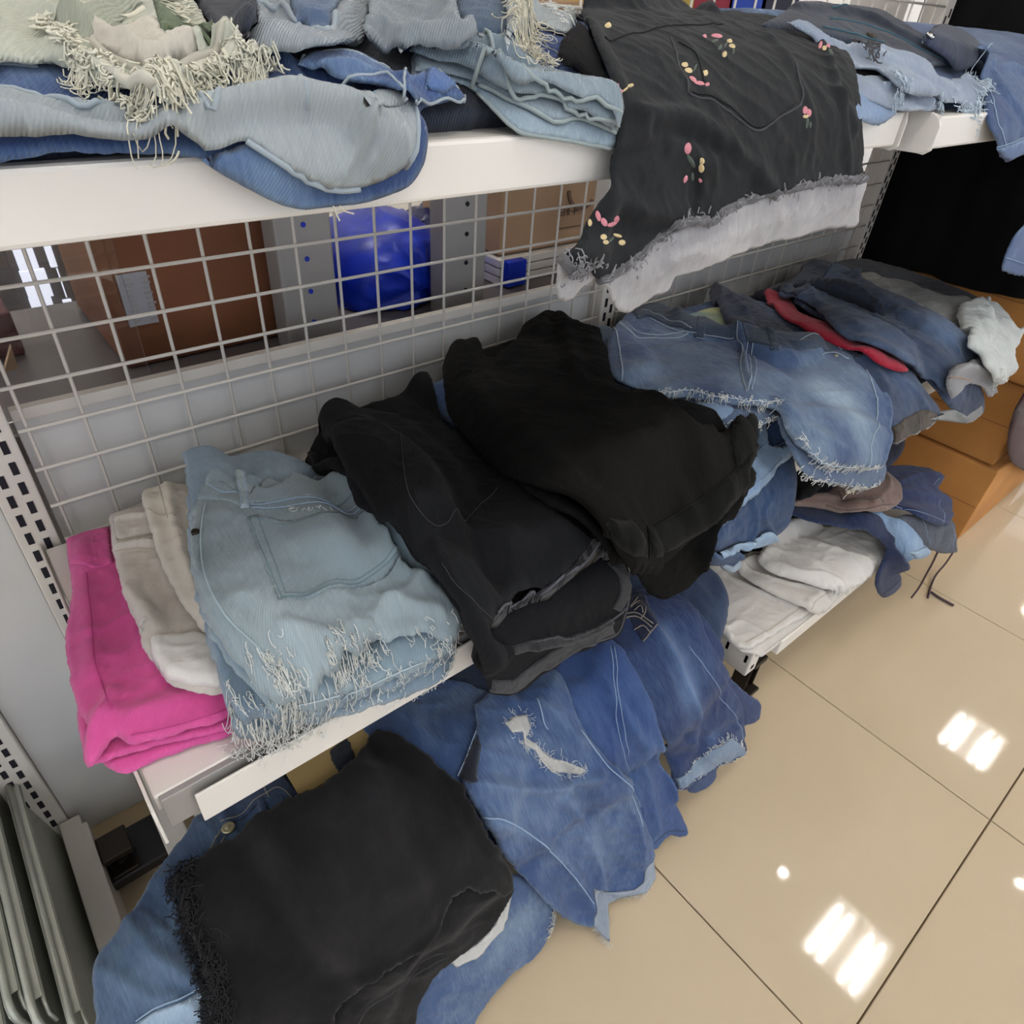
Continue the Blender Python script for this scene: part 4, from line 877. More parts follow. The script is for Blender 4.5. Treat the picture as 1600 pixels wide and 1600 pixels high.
g.done(); g.line('stitching', [[(232, 798), (252, 806), (275, 806)], [(256, 778), (262, 810)]], .0005, mat('cream_stitch2', 'b3a898', .8))
g = G(SM, 'cream_cloth', 'beige white cloth tucked behind the waistband of the pale blue shorts', 'cloth', cloth('b3aa9b', 'c4bbae', .3, twill=.05, streak=.2))
g.slab([(350, 752), (372, 742), (400, 729), (432, 726), (455, 740), (460, 790), (370, 800)], th=.04, r=.02, amp=.004); g.done()
filler('folded_shorts', 'green grey folded shorts, lowest layer behind the pale blue stack', [(.16, .10), (.40, .10), (.40, .30), (.19, .30)], cloth('5f7474', '7c9090', .4), .02)

g = G(SM, 'pale_blue_shorts', 'pale blue denim shorts with shredded hem, lowest of the pale blue stack', 'shorts', cloth('738fa6', 'a3bccd', .5))
g.slab([(293, 790), (330, 760), (560, 745), (690, 880), (712, 1000), (695, 1058), (650, 1084), (600, 1100), (560, 1112), (500, 1130), (430, 1150), (385, 1158), (366, 1148), (355, 1100), (338, 1040), (314, 960), (298, 880)], th=.013, r=.008, amp=.003, sc=.05, ang=.3, rough=.003, ewash=.6)
g.slab([(294, 785), (330, 755), (560, 745), (690, 880), (712, 990), (702, 1030), (650, 1062), (600, 1078), (540, 1098), (480, 1122), (440, 1130), (400, 1128), (372, 1132), (352, 1085), (336, 1030), (314, 950), (298, 870)], th=.010, r=.007, amp=.003, sc=.05, ang=.3, rough=.003)
g.done(); g.fray([[(366, 1148), (400, 1158), (430, 1150)], [(366, 1140), (420, 1145), (500, 1128)]], 75, 0.0127, .0005, THREADW, side=-1, jit=.005, curl=2.6)
g.fray([[(430, 1150), (500, 1130), (560, 1112), (650, 1084), (695, 1058)]], 42, 0.0059, .0004, THREADW, side=-1); g.fray([[(695, 1058), (704, 1030), (700, 1000)]], 27, 0.0076, .0005, THREADW, side=-1)
g = G(SM, 'pale_blue_shorts', 'pale blue denim shorts with frayed hem, middle of the pale blue stack', 'shorts', cloth('7a98aa', 'a6c0cc', .5))
g.slab([(297, 800), (318, 765), (331, 742), (348, 742), (371, 747), (560, 745), (690, 880), (715, 980), (712, 1008), (690, 1030), (640, 1055), (590, 1075), (530, 1098), (480, 1116), (455, 1120), (420, 1102), (385, 1070), (352, 1030), (325, 980), (308, 930), (298, 870)], th=.012, r=.008, amp=.003, sc=.05, ang=.3, rough=.003, ewash=.6)
g.done(); g.fray([[(455, 1118), (530, 1098), (590, 1075), (640, 1055), (690, 1030), (712, 1005)]], 72, 0.0093, .0005, THREADW, side=-1, jit=.004, curl=2.6)
g.line('stitching', [[(450, 1108), (520, 1090), (590, 1066), (660, 1035)]], .0008, THREADP, lift=.001)
g.patch('belt_loop', [(304, 836), (312, 832), (314, 846), (306, 850)], .003, DKMET)
g = G(SM, 'pale_blue_shorts', 'pale blue denim shorts with back pocket and frayed hem, topmost of the pale blue stack', 'shorts', PALE)
g.slab([(299, 831), (304, 800), (318, 770), (345, 757), (380, 757), (430, 766), (474, 757), (535, 748), (560, 770), (575, 790), (610, 840), (640, 884), (662, 892), (684, 908), (703, 923), (712, 950), (722, 972), (716, 992), (700, 1002), (686, 998), (668, 992), (649, 990), (620, 996), (596, 1003), (575, 1010), (560, 1020), (535, 1033), (520, 1052), (491, 1080), (462, 1106), (438, 1094), (424, 1084), (405, 1072), (380, 1046), (356, 1020), (329, 980), (312, 936), (302, 875)], th=.014, r=.010, amp=.004, sc=.07, ang=.1, res=.003, rough=.003,
       cr=(([(440, 995), (500, 998), (536, 1006), (545, 990), (580, 990)], .005, .006), ([(300, 850), (312, 900), (345, 960), (400, 1010), (430, 1060)], .007, .004), ([(590, 950), (640, 955), (690, 970)], .010, .007), ([(560, 985), (600, 960), (660, 915)], .010, .007), ([(380, 940), (430, 960), (500, 950), (600, 920)], .012, .003), ([(610, 1000), (650, 975), (700, 985)], .008, -.006), ([(640, 900), (680, 930), (715, 970)], .009, .005), ([(470, 1010), (520, 1020)], .01, .006)),
       wash=(((460, 1020), .05, .03, .35), ((620, 950), .05, .03, .5), ((400, 1000), .04, .05, .2)))
g.done()
g.patch('waistband', [(318, 772), (345, 763), (371, 772), (392, 775), (430, 770), (474, 760), (535, 750), (552, 768), (565, 786), (540, 784), (470, 782), (400, 788), (380, 796), (355, 786), (320, 786), (308, 800)], .0022, w0=-.2)
g.patch('belt_loop', [(371, 754), (389, 757), (392, 796), (375, 797)], .0035, w0=.2)
g.line('stitching', [[(318, 774), (345, 772), (372, 774)], [(392, 793), (470, 787), (560, 790)], [(393, 797), (470, 792), (564, 795)], [(375, 760), (378, 794)], [(386, 760), (389, 794)]], .0008, STB, lift=.0026)
g.patch('back_pocket', [(386, 810), (400, 806), (470, 812), (560, 804), (592, 800), (610, 840), (634, 888), (600, 905), (560, 918), (500, 928), (436, 940)], .0022, w0=-.25, ewash=.6, wash=(((470, 860), .05, .03, .1),))
g.line('stitching', [[(391, 813), (413, 870), (440, 934)], [(404, 812), (424, 866), (447, 930)], [(392, 812), (470, 818), (560, 811)], [(440, 937), (500, 925), (560, 914), (632, 888)], [(446, 930), (500, 918), (556, 908), (626, 882)], [(603, 835), (632, 886)]], .0008, mat('pale_stitch', '6d838c', .9), lift=.0022)
g.fray([[(452, 800), (480, 803), (520, 805)]], 16, 0.0043, .0004, THREADW, name='worn_threads')
g.line('side_seam', [[(322, 790), (314, 850), (322, 905), (350, 960), (400, 1010), (440, 1060)]], .0009, mat('pale_stitch2', 'a9bcc4', .9), lift=.0012)
g.fray([[(535, 1033), (560, 1020), (596, 1003)], [(520, 1048), (535, 1033), (560, 1018)]], 55, 0.0110, .0005, THREADW, side=-1, jit=.004, curl=2.6)
g.fray([[(430, 1088), (462, 1106), (480, 1090)], [(436, 1070), (450, 1090), (470, 1100)]], 62, 0.0102, .0005, THREADW, side=-1, jit=.006, curl=2.6)
g.fray([[(649, 990), (686, 998), (705, 1000), (718, 985)]], 42, 0.0093, .0005, THREADW, side=-1, jit=.004, curl=2.6)
g.button((307, 838), .004, DKMET, 'rivet')

# black pair in the middle
g = G(SM2, 'blue_jeans', 'blue jeans showing behind the black trousers near the grid post', 'jeans', cloth('34526f', '5d7c9a', .5))
g.slab([(862, 545), (880, 522), (900, 514), (938, 512), (962, 520), (990, 590), (1000, 640), (930, 640)], th=.016, r=.01, amp=.004); g.done()
g.line('stitching', [[(905, 520), (930, 540), (950, 545)], [(900, 545), (925, 548), (945, 530)]], .0006, STB)
g = G(SM, 'cuffed_jeans_shorts', 'medium blue denim shorts with a pale narrow cuff, hanging beside the black trousers', 'shorts', cloth('274c7c', '44699a', .4))
g.slab([(1040, 760), (1100, 720), (1180, 700), (1237, 705), (1241, 735), (1240, 765), (1237, 790), (1229, 815), (1206, 841), (1180, 850), (1150, 858), (1127, 866), (1100, 850)], th=.014, r=.009, amp=.006, sc=.04, ang=1.2,
       cr=(([(1200, 770), (1185, 800), (1200, 835)], .006, .006), ([(1165, 780), (1170, 820), (1150, 850)], .006, .006)))
g.slab([(1100, 850), (1127, 868), (1150, 860), (1157, 872), (1152, 884), (1139, 893), (1126, 886), (1105, 880)], th=.010, amp=.002)
g.done(); g.patch('cuff', [(1124, 862), (1150, 850), (1180, 841), (1206, 831), (1209, 840), (1180, 852), (1150, 862), (1130, 873)], .004, LIGHT, w0=.3); g.patch('cuff', [(1126, 882), (1145, 884), (1157, 873), (1158, 880), (1142, 894), (1130, 891)], .004, cloth('8fa6bb', 'b4c6d4', .3))
g = G(SM, 'light_blue_shorts', 'light blue denim shorts edge showing between the black trousers and the faded blue shorts', 'shorts', LIGHT)
g.slab([(1040, 650), (1090, 630), (1136, 640), (1180, 650), (1206, 668), (1225, 680), (1238, 697), (1236, 715), (1216, 730), (1203, 752), (1181, 776), (1146, 806), (1120, 820), (1060, 760)], th=.012, r=.008, amp=.004, sc=.05, ang=.8, wash=(((1190, 700), .04, .04, .3),))
g.done(); g.line('stitching', [[(1165, 745), (1190, 700), (1228, 688)], [(1160, 770), (1195, 745), (1220, 718)]], .0007, STB)

g = G(SM, 'black_denim_shorts', 'black denim shorts with open leg hem, left of the black trousers on the middle shelf', 'shorts', BLKD)
g.slab([(490, 742), (478, 733), (477, 723), (486, 711), (508, 706), (560, 700), (640, 760), (640, 820), (560, 760)], th=.016, r=.010, amp=.002, sc=.05)
g.slab([(520, 690), (600, 660), (700, 680), (820, 760), (930, 860), (985, 912), (977, 965), (965, 993), (940, 1004), (910, 1012), (880, 1024), (850, 1050), (825, 1070), (805, 1083), (780, 1086), (765, 1080), (755, 1055), (738, 1015), (715, 955), (670, 890), (600, 810), (540, 740)], th=.010, r=.006, amp=.004, sc=.06, ang=.9,
       cr=(([(830, 1005), (900, 985), (960, 960)], .008, .006), ([(850, 1040), (920, 1003)], .008, .004)), w0=.35)
g.slab([(490, 650), (497, 634), (525, 624), (580, 615), (632, 606), (648, 610), (662, 622), (690, 655), (740, 700), (830, 770), (900, 830), (960, 864), (978, 878), (982, 895), (968, 872), (948, 862), (932, 866), (915, 878), (898, 893), (878, 903), (868, 915), (850, 927), (826, 930), (800, 940), (786, 952), (775, 968), (764, 974), (768, 1000), (790, 1006), (806, 1018), (792, 1040), (772, 1060), (758, 1060), (732, 1000), (715, 950), (690, 912), (660, 880), (625, 855), (590, 810), (560, 760), (530, 718), (510, 698), (496, 682)], th=.016, r=.010, amp=.005, sc=.08, ang=.9, res=.003, rough=.001,
       cr=(([(770, 962), (790, 944), (826, 928), (850, 922), (868, 908), (900, 884), (935, 862), (960, 862)], .010, .014), ([(715, 960), (750, 1000), (780, 1030)], .008, .004), ([(660, 800), (720, 830), (800, 840)], .010, .005), ([(720, 900), (760, 930), (800, 925)], .012, .005), ([(800, 860), (850, 850), (900, 850)], .012, .004), ([(680, 860), (705, 910), (735, 960)], .007, .005), ([(500, 650), (560, 640), (640, 618)], .02, .006)), wash=(((840, 890), .10, .05, .5), ((740, 960), .04, .06, .5)))
g.done()
HB = cloth('1d1e22', '3a3c42', .6)
g.patch('hem_band', [(762, 974), (788, 943), (826, 926), (850, 921), (868, 907), (898, 882), (935, 858), (960, 862), (955, 874), (935, 874), (905, 895), (880, 915), (855, 938), (826, 944), (795, 958), (775, 982)], .0025, HB, w0=.3)
g.patch('hem_band', [(960, 866), (985, 895), (984, 930), (970, 958), (956, 950), (968, 925), (966, 900), (948, 880)], .0025, HB, w0=.3, s=g.slabs[1])
g.patch('hem_band', [(765, 1080), (806, 1082), (850, 1048), (912, 1012), (962, 990), (958, 974), (905, 996), (845, 1028), (800, 1062), (768, 1062)], .0025, HB, w0=.3, s=g.slabs[1])
g.patch('hem_band', [(795, 1010), (830, 1000), (870, 992), (884, 996), (920, 984), (955, 966), (958, 980), (920, 1000), (885, 1012), (870, 1010), (830, 1018), (803, 1024)], .0022, HB, w0=.2, s=g.slabs[1])
g.line('hem_edge', [[(766, 972), (775, 962), (790, 945), (826, 930), (850, 925), (868, 911), (880, 900), (900, 888), (918, 874), (935, 862), (950, 860), (966, 866), (980, 884)]], .0022, mat('worn_black_hem', '54555c', .9), lift=0, label='greyed hem of the open leg')
g.line('stitching', [[(512, 632), (535, 645), (560, 640), (600, 625), (640, 612)], [(535, 645), (545, 655), (552, 668)], [(626, 685), (632, 740), (650, 790), (700, 815), (740, 800), (778, 762)], [(690, 880), (730, 930), (760, 1000)]], .0005, STK)
g.line('worn_thread', [[(520, 632), (536, 646), (545, 660)], [(535, 648), (541, 654)]], .0007, mat('grey_thread', '8f8f8f', .9))
g.line('hem_edge', [[(765, 1078), (790, 1082), (806, 1080), (830, 1062), (855, 1044), (885, 1022), (912, 1010), (962, 992), (976, 962), (983, 915)], [(808, 1018), (830, 1004), (870, 996), (884, 1000), (920, 988), (955, 970), (978, 950)]], .0018, mat('worn_black_hem2', '4a4b52', .9), lift=0, s=g.slabs[1])

g = G(SM, 'black_trousers', 'plain black folded trousers with turned-up cuffs, highest pile in the middle of the shelf', 'trousers', BLK)
g.slab([(700, 600), (850, 530), (1000, 610), (1140, 690), (1176, 740), (1155, 800), (1140, 815), (1125, 828), (1120, 850), (1112, 874), (1092, 898), (1072, 917), (1052, 930), (1035, 936), (1018, 930), (1000, 905), (985, 880), (930, 840), (800, 740), (700, 640)], th=.014, r=.009, amp=.004, sc=.07, ang=.9)
g.slab([(692, 590), (694, 580), (702, 573), (718, 568), (740, 565), (762, 562), (782, 553), (804, 535), (822, 518), (832, 514), (845, 520), (862, 524), (876, 538), (879, 552), (920, 574), (960, 595), (1010, 617), (1075, 650), (1110, 660), (1135, 672), (1182, 677), (1179, 700), (1174, 725), (1166, 750), (1170, 766), (1145, 790), (1120, 815), (1090, 838), (1060, 862), (1030, 885), (1005, 898), (985, 892), (968, 872), (952, 855), (936, 845), (920, 800), (880, 770), (830, 755), (780, 735), (745, 700), (720, 672), (700, 645), (692, 620)], th=.022, r=.014, amp=.006, sc=.09, ang=.7, res=.003, rough=.001,
       cr=(([(860, 780), (900, 790), (940, 840)], .012, .010), ([(820, 700), (900, 760), (950, 800)], .014, .007), ([(1000, 700), (1050, 760), (1060, 800)], .018, .005), ([(1080, 690), (1120, 740), (1130, 770)], .014, .005), ([(840, 530), (860, 560), (900, 600)], .014, .006), ([(720, 590), (800, 600), (880, 590)], .02, -.004)), wash=(((980, 780), .10, .07, .7), ((1100, 730), .06, .06, .6)))  # wash blobs paint the lit front of the black cloth into its colour
g.done()
CUFF = cloth('0e0e0c', '191917', .25, sheen=.03, twill=.06)
g.patch('turned_up_cuff', [(1006, 826), (1050, 806), (1090, 782), (1130, 750), (1160, 722), (1178, 700), (1170, 762), (1140, 792), (1100, 826), (1055, 858), (1010, 874)], .006, CUFF, rnd=.005)
g.patch('turned_up_cuff', [(938, 846), (944, 822), (952, 811), (975, 816), (1004, 826), (997, 842), (1008, 873), (990, 872), (965, 858)], .009, CUFF, rnd=.006)
g.patch('turned_up_cuff', [(1136, 674), (1182, 677), (1179, 700), (1166, 748), (1150, 730), (1140, 700)], .004, CUFF, rnd=.003)
g.button((694, 596), .004, CHROME, 'press_stud')

# faded blue shorts stack
g = G(SM2, 'printed_shorts', 'pale blue and yellow printed shorts peeking out behind the faded blue waistband', 'shorts', PRINTC)
g.slab([(1060, 500), (1080, 492), (1108, 484), (1135, 485), (1150, 500), (1160, 530), (1080, 530)], th=.02, r=.012, amp=.004, w0=.2, wash=(((1105, 490), .02, .02, .6),)); g.done()
g = G(SM2, 'navy_rolled_jeans', 'navy jeans with a rolled waist standing up behind the faded blue shorts', 'jeans', cloth('202b45', '34456a', .4))
g.slab([(1110, 466), (1109, 452), (1116, 444), (1128, 446), (1145, 458), (1160, 467), (1180, 474), (1196, 484), (1206, 500), (1240, 520), (1270, 560), (1200, 570), (1150, 520), (1128, 490)], th=.02, r=.015, amp=.006, sc=.04, ang=.9, cr=(([(1118, 450), (1130, 475), (1160, 495)], .01, .008),))
g.done()
g = G(SM3, 'dark_jeans', 'dark blue jeans running to the front beside the faded blue shorts, below the red cloth', 'jeans', cloth('2b4163', '4a6690', .5))
g.slab([(1149, 465), (1160, 461), (1182, 472), (1206, 485), (1250, 505), (1300, 522), (1350, 545), (1395, 565), (1425, 585), (1443, 610), (1466, 640), (1462, 658), (1445, 670), (1425, 678), (1405, 690), (1392, 692), (1385, 660), (1360, 600), (1280, 545), (1200, 505)], th=.020, r=.012, amp=.006, sc=.05, ang=.9, cr=(([(1340, 570), (1400, 600), (1440, 640)], .01, .006), ([(1250, 520), (1330, 560), (1380, 610)], .01, .005)), wash=(((1400, 600), .04, .04, .25),))
g.done(); g.patch('worn_hem', [(1392, 668), (1410, 655), (1440, 640), (1462, 645), (1466, 655), (1445, 670), (1425, 678), (1405, 690), (1392, 692)], .003, BROWNF, w0=.1)
g.fray([[(1405, 690), (1445, 670), (1462, 655)]], 40, .007, .0004, THREADW, side=-1, curl=2.0)
g = G(SM3, 'red_cloth', 'crimson red cloth strip folded between two dark jeans', 'cloth', REDC)
g.slab([(1193, 456), (1200, 452), (1212, 456), (1228, 464), (1238, 470), (1252, 490), (1300, 512), (1350, 535), (1385, 552), (1414, 572), (1420, 580), (1408, 581), (1370, 566), (1320, 545), (1260, 517), (1215, 488)], th=.010, r=.006, amp=.004, sc=.03, ang=.9); g.done()
g = G(SM3, 'dark_jeans', 'dark jeans leg with pale turned hem, under the topmost jeans of the far stack', 'jeans', cloth('253c60', '48648e', .5))
g.slab([(1240, 470), (1290, 500), (1340, 525), (1390, 545), (1430, 575), (1455, 600), (1475, 625), (1488, 640), (1508, 660), (1528, 650), (1536, 636), (1530, 600), (1500, 560), (1400, 500), (1300, 450)], th=.016, r=.01, amp=.005, sc=.05, ang=.8, cr=(([(1380, 530), (1430, 560), (1480, 605)], .008, .008),))
g.done(); g.patch('turned_hem', [(1452, 655), (1470, 642), (1490, 640), (1510, 650), (1520, 642), (1534, 632), (1532, 648), (1508, 662), (1480, 658)], .003, cloth('7b7f80', 'a5a7a6', .4))
g = G(SM3, 'grey_white_cloth', 'sheer grey white crumpled cloth at the far right end of the middle shelf', 'cloth', cloth('8f918e', 'b9bbb6', .5, twill=.1))
g.slab([(1337, 434), (1345, 429), (1362, 428), (1382, 437), (1405, 440), (1425, 446), (1450, 456), (1480, 464), (1512, 467), (1530, 500), (1520, 550), (1450, 520), (1380, 480)], th=.02, r=.012, amp=.008, sc=.03, ang=.4, an=1.5, rough=.004); g.done()
g = G(SM3, 'blue_jeans', 'medium dark blue jeans with raised waistband, topmost of the far stack', 'jeans', cloth('2e4568', '5c7aa3', .5))
g.slab([(1215, 459), (1228, 448), (1250, 425), (1262, 410), (1272, 404), (1300, 412), (1330, 424), (1355, 440), (1381, 454), (1425, 474), (1450, 490), (1469, 502), (1490, 514), (1505, 526), (1520, 545), (1530, 560), (1512, 568), (1490, 574), (1480, 590), (1486, 615), (1470, 608), (1447, 592), (1420, 568), (1381, 545), (1340, 530), (1300, 508), (1272, 480), (1241, 463)], th=.018, r=.012, amp=.006, sc=.06, ang=.7, cr=(([(1225, 455), (1245, 455), (1280, 480)], .010, .006), ([(1400, 490), (1440, 520), (1490, 550)], .012, .006), ([(1360, 500), (1410, 530), (1470, 575)], .01, -.005), ([(1270, 420), (1330, 450), (1370, 480)], .02, .006)),
       wash=(((1480, 530), .05, .04, .4), ((1440, 500), .05, .04, .2)))
g.done(); g.patch('waistband', [(1215, 459), (1228, 448), (1250, 425), (1262, 410), (1272, 404), (1300, 414), (1290, 428), (1262, 452), (1245, 462)], .003, cloth('23304c', '36486b', .4))
g.line('stitching', [[(1246, 463), (1268, 448), (1300, 416)], [(1340, 490), (1350, 470), (1354, 484)], [(1400, 480), (1402, 500)]], .0006, STD)
g = G(SM3, 'grey_cuffed_shorts', 'pale grey rolled cuff of a denim leg opening at the front of the far stack', 'shorts', cloth('86888c', 'adaeb2', .4))
g.slab([(1478, 582), (1490, 572), (1512, 566), (1525, 560), (1540, 570), (1549, 585), (1556, 605), (1558, 614), (1545, 620), (1536, 606), (1520, 600), (1505, 604), (1495, 618), (1486, 622), (1480, 605)], th=.016, r=.010, amp=.004, sc=.03, cr=(([(1482, 585), (1510, 578), (1540, 590)], .007, .010),)); g.done()
g.line('cuff_edge', [[(1480, 600), (1484, 590), (1500, 590), (1520, 592)]], .0012, mat('peach_edge', 'a58d7d', .9))
g = G(SM3, 'white_frayed_shorts', 'white torn shorts with frayed hem at the far right end of the middle shelf', 'shorts', MINT)
g.slab([(1500, 475), (1520, 468), (1543, 465), (1548, 474), (1558, 476), (1570, 489), (1580, 505), (1588, 514), (1600, 511), (1594, 530), (1586, 545), (1582, 556), (1588, 575), (1575, 588), (1566, 592), (1556, 600), (1550, 590), (1540, 572), (1528, 553), (1512, 535), (1502, 515), (1496, 495)], th=.02, r=.012, amp=.008, sc=.03, ang=.9, an=1.8, rough=.003, cr=(([(1540, 490), (1560, 530), (1570, 570)], .008, .008), ([(1515, 490), (1535, 530), (1550, 570)], .007, -.005)))
g.done(); g.fray([[(1588, 575), (1575, 588), (1556, 600), (1548, 588)]], 80, .012, .0006, THREADW, side=-1, curl=2.0)

g = G(SM2, 'faded_blue_shorts', 'second faded blue denim shorts with frayed hem, just under the big faded pair', 'shorts', cloth('4f6b86', '7f9ab2', .5))
g.slab([(985, 560), (1100, 560), (1206, 600), (1215, 645), (1211, 655), (1196, 662), (1180, 664), (1158, 668), (1136, 664), (1115, 655), (1097, 648), (1060, 632), (1010, 610)], th=.010, amp=.004, sc=.04, ang=.2, rough=.003)
g.slab([(1215, 650), (1300, 660), (1377, 700), (1380, 745), (1368, 760), (1345, 762), (1311, 757), (1285, 753), (1263, 747), (1250, 730), (1243, 716), (1228, 690)], th=.012, amp=.004, sc=.04, ang=.2, rough=.003)
g.done(); g.fray([[(1075, 640), (1136, 664), (1180, 664), (1211, 652)]], 100, .009, .0005, THREADW, side=-1, curl=2.0); g.fray([[(1250, 730), (1263, 747), (1311, 757), (1345, 762), (1372, 756)]], 110, .011, .0005, THREADW, side=-1, curl=2.0)
g.fray([[(1335, 760), (1350, 762)]], 5, .055, .0008, THREADC, side=-1, curl=.35, name='long_loose_thread', drop=.3)
g = G(SM2, 'faded_blue_shorts', 'big faded blue denim shorts with zip fly and belt loops, right of the black trousers', 'shorts', cloth('3c5c80', '8ba8bf', .5))
g.slab([(950, 530), (958, 515), (970, 505), (987, 487), (1003, 476), (1018, 470), (1044, 481), (1075, 494), (1106, 503), (1145, 509), (1180, 514), (1206, 520), (1250, 524), (1285, 527), (1311, 537), (1337, 558), (1362, 588), (1379, 614), (1392, 640), (1393, 662), (1388, 680), (1384, 704), (1378, 728), (1358, 733), (1337, 731), (1294, 727), (1272, 717), (1263, 704), (1252, 698), (1241, 690), (1226, 662), (1216, 642), (1206, 636), (1190, 633), (1171, 630), (1145, 630), (1119, 627), (1075, 618), (1031, 618), (1000, 607), (966, 592), (946, 574)], th=.022, r=.015, amp=.004, sc=.08, ang=.5, res=.003, rough=.002,
       cr=(([(1147, 515), (1158, 545), (1160, 580), (1168, 605)], .005, .007), ([(1210, 630), (1250, 670), (1300, 695), (1320, 705)], .008, .004), ([(1228, 650), (1262, 690), (1280, 712)], .006, -.006), ([(1372, 600), (1382, 650), (1372, 720)], .006, .004), ([(1000, 520), (1040, 530), (1080, 525)], .008, .003), ([(1190, 520), (1230, 545), (1280, 550)], .007, .004), ([(1210, 535), (1250, 552), (1300, 552)], .006, -.004)),
       wash=(((1310, 640), .05, .07, .75), ((1340, 600), .05, .05, .3), ((1060, 590), .08, .04, .35), ((1270, 690), .04, .04, .35), ((1080, 560), .06, .05, .1)))
g.done()
WB = cloth('31455f', '4d6581', .4)
g.patch('waistband', [(987, 487), (1003, 476), (1018, 470), (1044, 481), (1075, 494), (1106, 503), (1145, 509), (1150, 528), (1106, 527), (1078, 520), (1040, 507), (1012, 494), (996, 500)], .0025, WB)
g.patch('waistband', [(1150, 511), (1180, 516), (1206, 521), (1250, 526), (1285, 529), (1311, 540), (1290, 550), (1250, 548), (1206, 542), (1165, 534)], .0025, WB)
g.patch('belt_loop', [(1086, 496), (1104, 499), (1100, 532), (1083, 528)], .004, WB); g.patch('belt_loop', [(1186, 518), (1200, 522), (1220, 543), (1218, 549), (1204, 549)], .004, WB); g.patch('belt_loop', [(1170, 510), (1198, 511), (1199, 520), (1169, 518)], .004, TAUPE)
g.line('stitching', [[(1001, 485), (1040, 500), (1080, 514)], [(1014, 498), (1078, 522), (1146, 530)], [(966, 507), (985, 521), (1010, 530), (1050, 530), (1075, 522)], [(972, 503), (990, 516), (1012, 524), (1045, 524), (1068, 518)], [(1250, 533), (1285, 532), (1315, 548)], [(1283, 556), (1300, 552), (1325, 562)], [(1168, 536), (1172, 570), (1170, 600), (1168, 612)], [(1176, 538), (1181, 575), (1174, 610)], [(1204, 545), (1218, 545)], [(1087, 529), (1100, 532)]], .0008, mat('bright_stitch', 'a8b8c6', .9), lift=.0024)
g.line('fly_edge', [[(1146, 512), (1152, 530), (1160, 545), (1157, 565), (1160, 590), (1166, 612)]], .0014, cloth('8497a8', 'aebdca', .3))
g.line('side_seam', [[(1352, 575), (1366, 610), (1370, 650), (1362, 690), (1356, 730)], [(958, 515), (968, 545), (972, 592)]], .0012, cloth('93abc0', 'b6c9d8', .3))
g.fray([[(1031, 618), (1075, 618), (1119, 627), (1171, 630), (1206, 636), (1214, 640)]], 120, .008, .0005, THREADW, side=-1, curl=2.0)
g.fray([[(1241, 690), (1263, 704), (1272, 717), (1294, 727), (1337, 731), (1376, 728)]], 150, .010, .0005, THREADW, side=-1, curl=2.0)
g.line('hem_fringe', [[(1033, 617), (1075, 617), (1119, 626), (1171, 629), (1206, 635), (1215, 641)], [(1264, 705), (1273, 718), (1295, 727), (1337, 731)]], .0009, THREADP, lift=0, wob=.001)
g.button((1306, 556), .004, BRASS, 'rivet')

# ================================================================== top shelf, left section
def cloth_on(sup, name, label, cat, mt, out, **k):
    g = G(sup, name, label, cat, mt); g.slab(out, **k); g.done(); return g
cloth_on(ST1, 'navy_jeans', 'dark navy jeans squashed at the bottom of the left pile on the top shelf', 'jeans', DKNV, [(.02, .05), (.20, .03), (.50, .05), (.60, .20), (.50, .38), (.30, .42), (.10, .43), (-.03, .43), (-.04, .3)], world=True, th=.02, r=.012, amp=.003, res=.006, bot=.03, up=-.012)
cloth_on(ST1, 'blue_shorts', 'deep blue denim shorts beneath the pale hems in the middle of the top shelf', 'shorts', cloth('1c3970', '42659c', .5), [(.50, .04), (.93, .04), (.94, .38), (.80, .445), (.62, .43), (.50, .38)], world=True, th=.02, r=.012, amp=.004, res=.006, bot=.03, up=-.018)
g = G(ST1, 'blue_denim_shorts', 'vivid blue denim shorts seen behind the pale frayed strings on the top shelf', 'shorts', cloth('27508c', '4f7cb8', .5))
g.slab([(560, -40), (700, -40), (800, -40), (905, -30), (912, 30), (925, 60), (960, 120), (975, 170), (930, 160), (880, 140), (800, 120), (700, 80), (600, 60)], th=.012, r=.008, amp=.006, sc=.04, ang=.3, res=.003)
g.done(); g.patch('pocket', [(875, 105), (905, 108), (912, 130), (890, 135), (870, 125)], .002, cloth('3f6fae', '5f8cc4', .5))
g = G(ST1, 'grey_blue_shorts', 'dull mid blue denim at the upper middle, behind the white fray', 'shorts', cloth('3f5d7c', '5f7f9d', .5))
g.slab([(700, -40), (820, -40), (835, 0), (800, 40), (785, 60), (740, 55), (715, 30)], th=.016, r=.010, amp=.006, sc=.03, up=.01); g.done()

# layered pale hems
PH = cloth('6f8798', '9fb2bb', .5); RIM = cloth('8fa1a4', 'b7c4c3', .4, twill=.6)
back_ = [(975, 160), (955, 128), (880, 112), (800, 92), (700, 62), (650, 62)]
hems = [
 ('lowest', [(640, 150), (670, 120), (700, 125), (722, 131), (746, 144), (770, 166), (786, 182), (799, 195), (820, 208), (869, 216), (912, 224), (958, 233), (966, 215)], .008, cloth('7b97ab', 'a9c0cb', .5)),
 ('third', [(650, 110), (690, 112), (718, 120), (748, 129), (772, 140), (803, 157), (847, 179), (873, 190), (901, 183), (932, 192), (963, 207), (968, 195)], .007, PH),
 ('second', [(640, 80), (675, 92), (705, 97), (737, 105), (770, 122), (803, 144), (847, 145), (880, 153), (888, 168), (912, 173), (932, 184), (956, 201), (968, 185)], .007, PH),
 ('topmost', [(680, 78), (685, 72), (716, 79), (748, 94), (772, 105), (799, 129), (816, 134), (840, 125), (864, 131), (891, 144), (912, 153), (934, 151), (952, 166), (967, 197), (972, 180)], .007, PH)]
